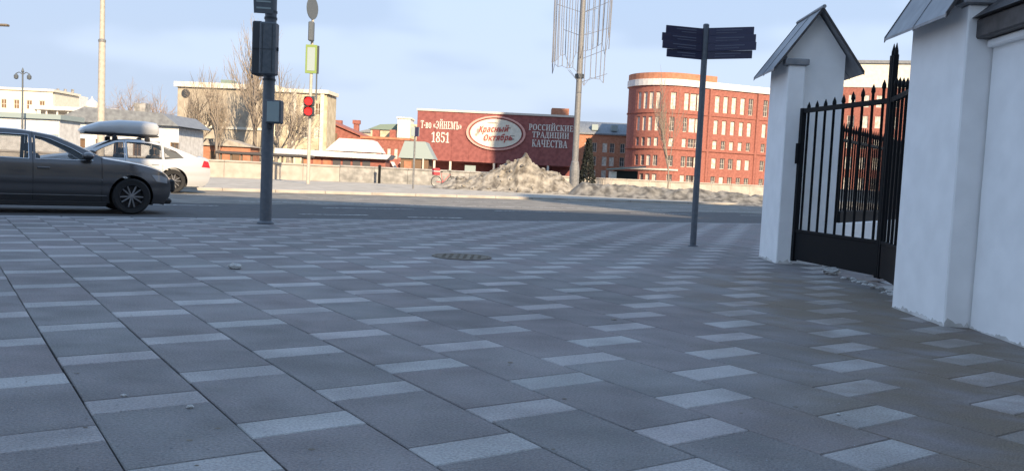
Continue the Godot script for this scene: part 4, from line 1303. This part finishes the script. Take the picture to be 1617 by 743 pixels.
func build_car(t: Node3D, c: Dictionary, paint: Material) -> void:
	var prof: Array = dense(c.profile)
	# whole side outline with wheel arches cut away
	var outline := PackedVector2Array(prof)
	outline.append(Vector2(c.profile[-1].x + 0.1, c.sill))
	outline.append(Vector2(c.profile[0].x - 0.1, c.sill))
	var arches := [poly_circle(c.axf, c.r, c.r + 0.055), poly_circle(c.axr, c.r, c.r + 0.055)]
	var wins: Array = c.windows
	var cuts: Array = c.cuts      # x of panel gaps, front to back
	var names := ["front_wing", "front_door", "rear_door", "rear_wing"]
	for sd in [1.0, -1.0]:
		for i in 4:
			var xa: float = 9.0 if i == 0 else cuts[i - 1]
			var xb: float = -9.0 if i == 3 else cuts[i]
			var rect := PackedVector2Array([Vector2(xb + 0.004, -1), Vector2(xa - 0.004, -1), Vector2(xa - 0.004, 3), Vector2(xb + 0.004, 3)])
			for o in Geometry2D.intersect_polygons(outline, rect):
				part(names[i], panel(c, o, arches + wins, sd), paint, t)
		for wn in wins:
			part("side_window", panel(c, wn, [], sd, -0.012), M.glass, t)
			var rim_pts := []
			var rr := []
			for p in wn:
				rim_pts.append(Vector3(p.x, p.y, sd * (body_w(c, p.x, p.y) + 0.002))); rr.append(0.008)
			rim_pts.append(rim_pts[0]); rr.append(0.008)
			part("window_trim", tube(rim_pts, rr, 4), M.black_plastic if c.dark_trim else M.chrome, t)
		for hx in c.handles:
			var hy: float = c.belt - 0.16
			part("door_handle", boxm(Vector3(hx - 0.1, hy, -0.015), Vector3(hx + 0.1, hy + 0.035, 0.02), 0.008), paint, t, Vector3(0, 0, sd * (body_w(c, hx, hy) + 0.012)))
		part("sill", boxm(Vector3(c.axr + c.r + 0.08, c.sill - 0.06, -0.05), Vector3(c.axf - c.r - 0.08, c.sill + 0.03, 0.05), 0.015), M.black_plastic, t, Vector3(0, 0, sd * (c.hw - 0.1)))
		var mx: float = c.mirror
		var sph := SphereMesh.new()
		sph.radius = 0.1
		sph.height = 0.16
		sph.radial_segments = 20
		sph.rings = 10
		var mir := part("wing_mirror", sph, paint if not c.dark_trim else M.black_plastic, t, Vector3(mx, c.belt + 0.09, sd * (c.hw + 0.04)))
		mir.scale = Vector3(1.0, 0.9, 1.1)
		part("mirror_stalk", box(0.08, 0.04, 0.12, 0.01), M.black_plastic, mir, Vector3(0.01, -0.07, -sd * 0.07))
		part("headlight", panel(c, c.headlight, [], sd, 0.006, 0.05), M.lens, t)
		part("tail_light", panel(c, c.taillight, [], sd, 0.006, 0.05), M.tail, t)
		for ax in [c.axf, c.axr]:
			wheel(t, ax, sd * (c.hw - 0.13), c.r, sd, c.rim)
			var lin := st()
			lin.set_smooth_group(0)
			for k in 16:
				var a := PI * k / 16 - 0.15
				var b := PI * (k + 1) / 16 - 0.15
				var R: float = c.r + 0.058
				var za: float = body_w(c, ax + cos(a) * R, c.r + sin(a) * R) - 0.006
				var zb: float = body_w(c, ax + cos(b) * R, c.r + sin(b) * R) - 0.006
				quad(lin, Vector3(cos(a) * R, c.r + sin(a) * R, sd * za), Vector3(cos(b) * R, c.r + sin(b) * R, sd * zb), Vector3(cos(b) * R, c.r + sin(b) * R, sd * (c.hw - 0.45)), Vector3(cos(a) * R, c.r + sin(a) * R, sd * (c.hw - 0.45)))
			part("arch_liner", done(lin), M.black_plastic, t, Vector3(ax, 0, 0))
	# front, bonnet, windscreen, roof, rear window, boot, back
	var seg: Array = c.segments
	var nm := ["front_bumper", "bonnet", "windscreen", "roof", "rear_window", "boot_lid", "rear_bumper"]
	var bl := [0.10, 0.05, 0.05, 0.035, 0.05, 0.04, 0.08]
	# where each profile point falls in the dense outline
	var ix := [0]
	for i in c.profile.size() - 1:
		ix.append(ix[-1] + maxi(1, int(c.profile[i].distance_to(c.profile[i + 1]) / 0.06)))
	var crown := []
	for i in prof.size():
		var tot := 0.0
		for q in range(-4, 5):
			var ii: int = clampi(i + q, 0, prof.size() - 1)
			var sg := 0
			while sg < 6 and ii >= ix[seg[sg + 1]]: sg += 1
			tot += bl[sg]
		crown.append(tot / 9.0)
	var rows := skin_rows(c, prof, crown)
	for i in 7:
		part(nm[i], strip(rows, ix[seg[i]], ix[seg[i + 1]]), M.glass if i == 2 or i == 4 else paint, t)
	part("grille", boxm(Vector3(c.front - 0.06, 0.42, -0.42), Vector3(c.front + 0.12, 0.66, 0.42), 0.03), M.black_plastic, t)
	part("lower_intake", boxm(Vector3(c.front - 0.16, 0.2, -0.62), Vector3(c.front + 0.02, 0.3, 0.62), 0.03), M.black_plastic, t)
	part("underbody", boxm(Vector3(c.back + 0.3, 0.17, -c.hw + 0.42), Vector3(c.front - 0.3, 0.45, c.hw - 0.42)), M.black_plastic, t)
	part("cabin_floor", boxm(Vector3(c.back + 0.6, 0.46, -c.hw + 0.2), Vector3(1.0, 0.6, c.hw - 0.2)), M.seat, t)
	part("dashboard", boxm(Vector3(0.62, 0.6, -c.hw + 0.25), Vector3(0.98, 0.92, c.hw - 0.25), 0.06), M.seat, t)
	for z in [-0.38, 0.38]:
		for x in [-0.1, -1.0]:
			var seat := part("seat", boxm(Vector3(x - 0.1, 0.6, z - 0.24), Vector3(x + 0.06, 1.06, z + 0.24), 0.05), M.seat, t)
			part("headrest", boxm(Vector3(x - 0.12, 1.07, z - 0.13), Vector3(x - 0.02, 1.24, z + 0.13), 0.03), M.seat, seat)

func cars() -> void:
	var v2 := func(a: Array) -> PackedVector2Array:
		var p := PackedVector2Array()
		for i in range(0, a.size(), 2): p.append(Vector2(a[i], a[i + 1]))
		return p
	var prof := []
	for q in [[2.05, 0.2], [2.15, 0.34], [2.18, 0.5], [2.14, 0.66], [2.0, 0.79], [1.65, 0.905], [1.0, 1.0], [0.95, 1.01], [0.5, 1.23], [0.18, 1.365], [0.12, 1.38], [-0.4, 1.45], [-0.9, 1.44], [-1.35, 1.35], [-1.4, 1.335], [-1.75, 1.19], [-2.0, 1.06], [-2.05, 1.05], [-2.35, 1.03], [-2.5, 0.97], [-2.53, 0.94], [-2.58, 0.7], [-2.55, 0.4], [-2.4, 0.24]]:
		prof.append(Vector2(q[0], q[1]))
	var dc := {"hw": 0.93, "nose0": 1.3, "front": 2.18, "tail0": -1.5, "back": -2.6, "belt": 0.95, "sill": 0.2, "r": 0.335, "axf": 1.43, "axr": -1.44,
		"profile": prof, "cuts": [0.92, -0.18, -1.2], "handles": [-0.02, -1.0], "mirror": 0.68, "dark_trim": false, "rim": M.rim,
		"segments": [0, 4, 7, 10, 14, 17, 20, 23],
		"windows": [v2.call([0.78, 0.965, -0.14, 0.955, -0.14, 1.36, 0.1, 1.315, 0.45, 1.16]), v2.call([-0.24, 0.955, -1.16, 0.96, -1.16, 1.32, -0.9, 1.375, -0.24, 1.37]), v2.call([-1.24, 0.965, -1.62, 0.99, -1.5, 1.15, -1.24, 1.29])],
		"headlight": v2.call([1.88, 0.62, 2.1, 0.59, 2.1, 0.68, 1.98, 0.735, 1.78, 0.745]), "taillight": v2.call([-2.35, 0.72, -2.54, 0.72, -2.48, 0.93, -2.3, 0.93])}
	var d := thing("parked_car", "dark grey sedan cut off by the left edge, nose to the right", "car", uv(3.13 - 1.43, 17.31 + 0.8, ROAD_Y), TH)
	build_car(d, dc, M.car_dark)
	part("side_strip", boxm(Vector3(-1.05, 0.33, 0.0), Vector3(1.0, 0.342, 0.01), 0.003), M.galv, d, Vector3(0, 0, 0.912))

	var prof2 := []
	for q in [[2.2, 0.2], [2.29, 0.34], [2.31, 0.5], [2.25, 0.68], [2.1, 0.8], [1.7, 0.9], [1.05, 1.0], [1.0, 1.01], [0.5, 1.25], [0.15, 1.40], [0.08, 1.42], [-0.4, 1.47], [-0.9, 1.44], [-1.3, 1.36], [-1.35, 1.345], [-1.75, 1.2], [-2.1, 1.07], [-2.15, 1.06], [-2.3, 1.05], [-2.43, 1.02], [-2.45, 0.99], [-2.5, 0.7], [-2.47, 0.4], [-2.35, 0.24]]:
		prof2.append(Vector2(q[0], q[1]))
	var wc := {"hw": 0.92, "nose0": 1.3, "front": 2.31, "tail0": -1.5, "back": -2.52, "belt": 0.95, "sill": 0.2, "r": 0.34, "axf": 1.42, "axr": -1.42,
		"profile": prof2, "cuts": [0.95, -0.14, -1.12], "handles": [0.02, -0.92], "mirror": 0.72, "dark_trim": true, "rim": M.rim,
		"segments": [0, 4, 7, 10, 14, 17, 20, 23],
		"windows": [v2.call([0.82, 0.965, -0.1, 0.955, -0.1, 1.385, 0.08, 1.36, 0.45, 1.19]), v2.call([-0.2, 0.955, -1.1, 0.96, -1.1, 1.335, -0.8, 1.385, -0.2, 1.395]), v2.call([-1.18, 0.965, -1.7, 1.02, -1.5, 1.19, -1.18, 1.315])],
		"headlight": v2.call([1.95, 0.60, 2.2, 0.58, 2.2, 0.7, 2.04, 0.78, 1.82, 0.78]), "taillight": v2.call([-2.22, 0.78, -2.49, 0.76, -2.44, 0.94, -2.3, 0.97])}
	var w := thing("white_car", "silver white sedan with long roof box behind the dark car", "car", uv(6.32 - 1.42 * 1.05, 28.6 + 0.8, ROAD_Y), TH + PI)
	w.scale = Vector3.ONE * 1.09
	build_car(w, wc, M.car_white)
	for x in [0.1, -0.75]:
		part("roof_bar", boxm(Vector3(x - 0.04, 1.53, -0.62), Vector3(x + 0.04, 1.57, 0.62), 0.01), M.black_plastic, w)
		for z in [-0.6, 0.6]:
			part("bar_foot", boxm(Vector3(x - 0.07, 1.36, z - 0.04), Vector3(x + 0.07, 1.54, z + 0.04), 0.015), M.black_plastic, w)
	var rb := st()
	var rings := []
	for q in [[0.92, 0.02, 0.10, 0.25], [0.84, 0.0, 0.18, 0.42], [0.45, -0.0, 0.34, 0.47], [-0.05, 0.0, 0.42, 0.48], [-0.75, 0.0, 0.43, 0.48], [-1.04, 0.0, 0.40, 0.46], [-1.10, 0.04, 0.33, 0.42]]:
		var rg := []
		for k in 20:
			var a := TAU * k / 20
			var cx: float = signf(cos(a)) * pow(absf(cos(a)), 0.45)
			var sy: float = signf(sin(a)) * pow(absf(sin(a)), 0.45)
			rg.append(Vector3(q[0], 1.59 + q[1] + (q[2] - q[1]) * (0.5 + 0.5 * sy), q[3] * cx))
		rings.append(rg)
	rb.set_smooth_group(0)
	for i in rings.size() - 1:
		for k in 20:
			quad(rb, rings[i][k], rings[i + 1][k], rings[i + 1][(k + 1) % 20], rings[i][(k + 1) % 20])
	for k in range(1, 19):
		tri(rb, rings[0][0], rings[0][k], rings[0][k + 1]); tri(rb, rings[-1][0], rings[-1][k + 1], rings[-1][k])
	var rbx := part("roof_box", done(rb), M.car_white, w)
	part("box_base", boxm(Vector3(-1.1, 1.57, -0.44), Vector3(0.85, 1.62, 0.44), 0.01), M.black_plastic, rbx)

# ---------------------------------------------------------------- snow, trees, small things
func heap(x0: float, x1: float, d0: float, d1: float, hf: Callable, n: int, m: int) -> ArrayMesh:
	var s := st()
	s.set_smooth_group(0)
	var g := []
	for j in m + 1:
		var row := []
		for i in n + 1:
			var x: float = lerp(x0, x1, float(i) / n)
			var d: float = lerp(d0, d1, float(j) / m)
			row.append(Vector3(x, hf.call(x, d), -d))
		g.append(row)
	for j in m:
		for i in n:
			quad(s, g[j][i], g[j][i + 1], g[j + 1][i + 1], g[j + 1][i])
	return done(s)

func snow() -> void:
	var hn := FastNoiseLite.new()
	hn.seed = 77
	hn.frequency = 0.5
	hn.fractal_octaves = 5
	hn.fractal_gain = 0.6
	var f1 := func(x: float, d: float) -> float:
		var peak := 2.3 * exp(-pow((x - 0.5) / 1.55, 2.0)) + 1.05 * exp(-pow((x + 2.0) / 1.9, 2.0)) + 1.05 * exp(-pow((x - 2.6) / 1.0, 2.0)) + 0.35 * exp(-pow((x + 3.6) / 1.0, 2.0))
		peak = minf(peak, 2.6)
		var cr := exp(-pow((d - 50.4) / 1.35, 2.0))
		var nn := hn.get_noise_2d(x * 0.9, d * 0.9)
		var rid := absf(hn.get_noise_2d(x * 1.1 + 30.0, d * 1.1))
		var fine := hn.get_noise_2d(x * 4.0, d * 4.0)
		return peak * cr * (0.90 + 0.22 * nn - 0.30 * rid) + 0.045 * fine * cr - 0.12
	var h := thing("snow_heap", "big heap of dirty ploughed snow in front of the sign hall", "snow heap")
	part("snow", heap(-5.0, 5.0, 47.0, 53.4, f1, 150, 90), M.snow, h)
	var f2 := func(x: float, d: float) -> float:
		var line := 49.4 - 0.18 * (x - 3.0)
		var hh := 0.85 * smoothstep(2.6, 4.0, x) * (1.0 - 0.035 * (x - 4.0))
		var cr := exp(-pow((d - line) / 1.1, 2.0))
		var nn := hn.get_noise_2d(x * 1.1 + 90.0, d * 1.1)
		return hh * cr * (1.0 + 0.35 * nn) + 0.06 * nn * cr - 0.1
	var b := thing("snow_bank", "low grey snow bank stretching right from the mast to the pillar", "snow bank")
	part("snow", heap(2.6, 19.0, 43.5, 52.5, f2, 170, 70), M.snow_grey, b)
	# frozen clods on the heap
	var cm := lathe([Vector2(0.001, -0.1), Vector2(0.11, -0.05), Vector2(0.13, 0.03), Vector2(0.08, 0.1), Vector2(0.001, 0.12)], 7)
	for k in 45:
		var x := rng.randf_range(-4.0, 4.4)
		var d := rng.randf_range(48.2, 50.6)
		var y: float = f1.call(x, d)
		if y < 0.05: continue
		var cl := part("clod", cm, M.snow if rng.randf() < 0.6 else M.snow_grey, h, Vector3(x, y + 0.02, -d), Vector3(rng.randf() * 3, rng.randf() * 3, rng.randf() * 3))
		cl.scale = Vector3(rng.randf_range(0.3, 1.2), rng.randf_range(0.3, 0.9), rng.randf_range(0.3, 1.2))

func grow(st_trunk: SurfaceTool, st_twig: SurfaceTool, p: Vector3, d: Vector3, len_: float, r: float, level: int, maxl: int, spread: float, up: float) -> void:
	var n := 3
	var pts := [p]
	var rad := [r]
	var q := p
	var dd := d
	for i in n:
		dd = (dd + Vector3(rng.randf_range(-1, 1), rng.randf_range(-1, 1), rng.randf_range(-1, 1)) * 0.16 + Vector3.UP * up * 0.12).normalized()
		q += dd * len_ / n
		pts.append(q)
		rad.append(r * (1.0 - 0.45 * (i + 1) / n))
	add_tube(st_trunk if level < 2 else st_twig, pts, rad, 7 if level == 0 else (5 if level == 1 else 3), false)
	if level >= maxl: return
	var kids := 5 if level == 0 else (4 if level < 3 else 3)
	for k in kids:
		var t := 0.35 + 0.65 * (k + rng.randf()) / kids
		var ix: int = clampi(int(t * n), 0, n - 1)
		var base: Vector3 = pts[ix].lerp(pts[ix + 1], clampf(t * n - ix, 0, 1))
		var a := rng.randf() * TAU
		var side := dd.cross(Vector3(cos(a), 0.3, sin(a))).normalized()
		var nd := (dd * (1.0 - spread * 0.5) + side * spread * rng.randf_range(0.7, 1.2) + Vector3.UP * up * 0.3).normalized()
		grow(st_trunk, st_twig, base, nd, len_ * rng.randf_range(0.55, 0.8), maxf(r * rng.randf_range(0.42, 0.58), 0.014), level + 1, maxl, spread, up)
	grow(st_trunk, st_twig, q, (dd + Vector3(rng.randf_range(-0.2, 0.2), 0.1, rng.randf_range(-0.2, 0.2))).normalized(), len_ * 0.75, r * 0.55, level + 1, maxl, spread, up)

func tree(label: String, x: float, d: float, height: float, r: float, maxl: int, spread: float, up: float, tm: Material) -> void:
	var t := thing("bare_tree", label, "tree", at(x, d), rng.randf() * TAU, "bare winter trees")
	var a := st()
	var b := st()
	grow(a, b, Vector3(0, -0.1, 0), Vector3.UP, height * 0.42, r, 0, maxl, spread, up)
	part("trunk", done(a), M.bark, t)
	part("crown", done(b), tm, t)

func trees() -> void:
	tree("tall pale bare poplar rising behind the grey signal post", -33.6, 112, 15.5, 0.34, 4, 0.42, 0.9, M.twig)
	tree("wide brownish bare tree left of the blank house end", -50.0, 112, 8.5, 0.26, 5, 0.75, 0.3, M.twig_red)
	tree("bushy bare tree in front of the blank house end, left side", -45.2, 108, 8.2, 0.22, 4, 0.7, 0.4, M.twig_red)
	tree("bare tree before the right half of the blank house end", -39.2, 106, 9.5, 0.24, 4, 0.6, 0.5, M.twig)
	tree("slim bare tree at the yellow house front, left of the signal post", -35.6, 104, 10.0, 0.22, 4, 0.5, 0.7, M.twig)
	tree("bare tree between signal post and red crossing lights", -29.4, 106, 11.6, 0.26, 4, 0.55, 0.6, M.twig)
	tree("forked bare tree just left of the red crossing lights", -26.4, 100, 8.6, 0.22, 4, 0.65, 0.5, M.twig)
	tree("thin young bare tree before the round corner of the factory", 10.9, 62, 8.2, 0.07, 3, 0.3, 1.2, M.twig)
	# clipped dark evergreen beside the mast
	var t := thing("evergreen_shrub", "dark narrow evergreen cone standing close right of the mast", "shrub", at(4.62, 55.5))
	var s := st()
	for k in 1600:
		var y := 0.15 + 3.3 * pow(rng.randf(), 1.1)
		var rr := (0.62 * (1.0 - y / 3.9) + 0.05) * sqrt(rng.randf_range(0.5, 1.0))
		var a := rng.randf() * TAU
		var p := Vector3(cos(a) * rr, y, sin(a) * rr)
		var e1 := Vector3(rng.randf_range(-1, 1), rng.randf_range(0.2, 1), rng.randf_range(-1, 1)).normalized() * 0.16
		var e2 := e1.cross(Vector3(rng.randf(), rng.randf(), rng.randf())).normalized() * 0.07
		tri(s, p - e2, p + e2, p + e1)
	part("foliage", done(s), M.evergreen, t)
	part("stem", tube([Vector3(0, -0.02, 0), Vector3(0, 2.4, 0)], [0.06, 0.02], 6), M.bark, t)

func lump(r: float, seed_: int, sx: float, sy: float, sz: float) -> ArrayMesh:
	var n := FastNoiseLite.new()
	n.seed = seed_
	n.frequency = 1.1
	var s := st()
	s.set_smooth_group(-1)
	var a := 9
	var b := 14
	var g := []
	for j in a + 1:
		var row := []
		for i in b:
			var th := PI * j / a
			var ph := TAU * i / b
			var d := Vector3(sin(th) * cos(ph), cos(th), sin(th) * sin(ph))
			row.append(d * r * (1.0 + 0.45 * n.get_noise_3dv(d * 1.6)) * Vector3(sx, sy, sz))
		g.append(row)
	for j in a:
		for i in b:
			quad(s, g[j][i], g[j][(i + 1) % b], g[j + 1][(i + 1) % b], g[j + 1][i])
	return done(s)

func litter() -> void:
	var m := thing("manhole_cover", "round rusty manhole cover set in the middle of the paving", "manhole cover", at(-0.56, 9.78, 0.003))
	part("rim", lathe([Vector2(0.31, -0.01), Vector2(0.34, 0.0), Vector2(0.34, 0.006), Vector2(0.30, 0.006), Vector2(0.295, -0.002)], 32), M.rust, m)
	part("lid", lathe([Vector2(0.294, -0.002), Vector2(0.29, 0.005), Vector2(0.01, 0.006)], 32), M.rust, m)
	for k in 6:
		for j in 6:
			var p := Vector2(-0.2 + k * 0.08, -0.2 + j * 0.08)
			if p.length() < 0.26:
				part("stud", box(0.035, 0.008, 0.035, 0.002), M.rust, m, Vector3(p.x, 0.008, p.y))
	for q in [["crumpled_paper", "crumpled white paper lying on the paving toward the left", "litter", -2.47, 7.72, 0.045, 5],
		["snow_lump", "rounded lump of old snow against the gate leaf", "snow", 3.62, 9.72, 0.075, 8],
		["paper_scrap", "tiny white scrap on the near paving, right one of two", "litter", -1.21, 3.28, 0.011, 9],
		["paper_scrap", "tiny white scrap on the near paving, left one of two", "litter", -1.52, 3.40, 0.009, 10],
		["paper_scrap", "tiny white fleck on the near paving below the pillar", "litter", 1.42, 3.62, 0.008, 12],
		["dry_leaf", "dark dry leaf lying beside a light slab in mid paving", "leaf", 0.72, 5.85, 0.016, 13],
		["dry_leaf", "small dark leaf lying near the paving centre below the manhole", "leaf", 0.02, 4.35, 0.010, 14]]:
		var t := thing(q[0], q[1], q[2], at(q[3], q[4]))
		var r: float = q[5]
		part("lump" if q[0] != "dry_leaf" else "blade", lump(r, q[6], 1.3, 0.6 if q[0] != "dry_leaf" else 0.25, 0.9), M.ice if q[0] != "dry_leaf" else M.bark, t, Vector3(0, r * 0.5 if q[0] != "dry_leaf" else r * 0.2, 0))
	var f := thing("snow_debris", "crumbled old snow scattered along the foot of the gate", "snow")
	for k in 46:
		var tt := rng.randf()
		var p := Vector3(3.66 + rng.randf_range(-0.06, 0.05) - absf(tt - 0.2) * 0.12, 0, -lerp(9.35, 7.75, tt))
		var r := rng.randf_range(0.008, 0.03)
		part("crumb", lump(r, 100 + k % 5, 1.5, 0.6, 1.0), M.ice if k % 3 else M.snow_grey, f, p + Vector3(0, r * 0.3, 0), Vector3(0, rng.randf() * TAU, 0))
	# road grit and crumbs strewn over the paving
	var gs := st()
	for k in 900:
		var d := 2.0 + 11.0 * pow(rng.randf(), 1.5)
		var p := Vector3(rng.randf_range(-0.62, 0.42) * d, 0.001, -d)
		if p.x > 2.9: continue
		var r := rng.randf_range(0.0015, 0.005)
		var q := [p + Vector3(r, 0, 0).rotated(Vector3.UP, rng.randf() * TAU), p + Vector3(-r, 0, r), p + Vector3(-r * 0.6, 0, -r), p + Vector3(0, r * 1.1, 0)]
		tri(gs, q[0], q[3], q[1]); tri(gs, q[1], q[3], q[2]); tri(gs, q[2], q[3], q[0])
	var go := part("grit", done(gs), M.kerb, self)
	go.set_meta("kind", "stuff")
	go.set_meta("label", "fine road grit strewn over the paving slabs")
	go.set_meta("category", "grit")
	# trodden gum and tar spots
	var gu := st()
	for k in 70:
		var d := 2.2 + 9.0 * pow(rng.randf(), 1.4)
		var p := Vector3(rng.randf_range(-0.62, 0.42) * d, 0.0018, -d)
		if p.x > 2.9: continue
		var r := rng.randf_range(0.004, 0.011)
		for i in 8:
			var a1 := TAU * i / 8
			var a2 := TAU * (i + 1) / 8
			tri(gu, p, p + Vector3(cos(a1) * r * 1.2, -0.0008, -sin(a1) * r), p + Vector3(cos(a2) * r * 1.2, -0.0008, -sin(a2) * r))
	var gu_o := part("gum_spots", done(gu), M.rust, self)
	gu_o.set_meta("kind", "stuff")
	gu_o.set_meta("label", "dark trodden gum and tar spots on the paving")
	gu_o.set_meta("category", "gum")
	# parked bicycle with red bag by the parapet
	var b := thing("bicycle", "bicycle with red bags parked by the parapet left of the snow heap", "bicycle", at(-4.25, 52.5), 0.5)
	for x in [-0.52, 0.52]:
		var wl := part("wheel", ring_tube(0.33, 0, 0.022), M.rubber, b, Vector3(x, 0.352, 0), Vector3(PI / 2, 0, 0))
		for k in 8:
			var a := TAU * k / 8
			part("spoke", tube([Vector3.ZERO, Vector3(cos(a) * 0.32, 0, sin(a) * 0.32)], [0.004, 0.004], 3), M.chrome, wl)
	part("frame", tube([Vector3(-0.52, 0.35, 0), Vector3(-0.1, 0.32, 0), Vector3(0.38, 0.82, 0), Vector3(-0.22, 0.86, 0), Vector3(-0.1, 0.32, 0)], [0.02, 0.02, 0.02, 0.02, 0.02], 6), M.bag_red, b)
	part("fork", tube([Vector3(0.52, 0.35, 0), Vector3(0.38, 0.82, 0), Vector3(0.34, 1.02, 0)], [0.018, 0.018, 0.018], 6), M.iron, b)
	part("handlebar", tube([Vector3(0.3, 1.03, -0.28), Vector3(0.36, 1.04, 0), Vector3(0.3, 1.03, 0.28)], [0.016, 0.016, 0.016], 6), M.iron, b)
	part("saddle", box(0.26, 0.06, 0.14, 0.02), M.iron, b, Vector3(-0.24, 0.96, 0))
	part("seat_post", tube([Vector3(-0.22, 0.84, 0), Vector3(-0.24, 0.95, 0)], [0.016, 0.016], 6), M.iron, b)
	part("bag", box(0.4, 0.42, 0.36, 0.04), M.bag_red, b, Vector3(-0.56, 0.95, 0))
	part("bag_stripe", box(0.41, 0.07, 0.37, 0.02), M.white_far, b, Vector3(-0.56, 0.97, 0))
	part("kickstand", tube([Vector3(-0.1, 0.32, 0), Vector3(-0.14, 0.0, 0.18)], [0.012, 0.012], 5), M.iron, b)
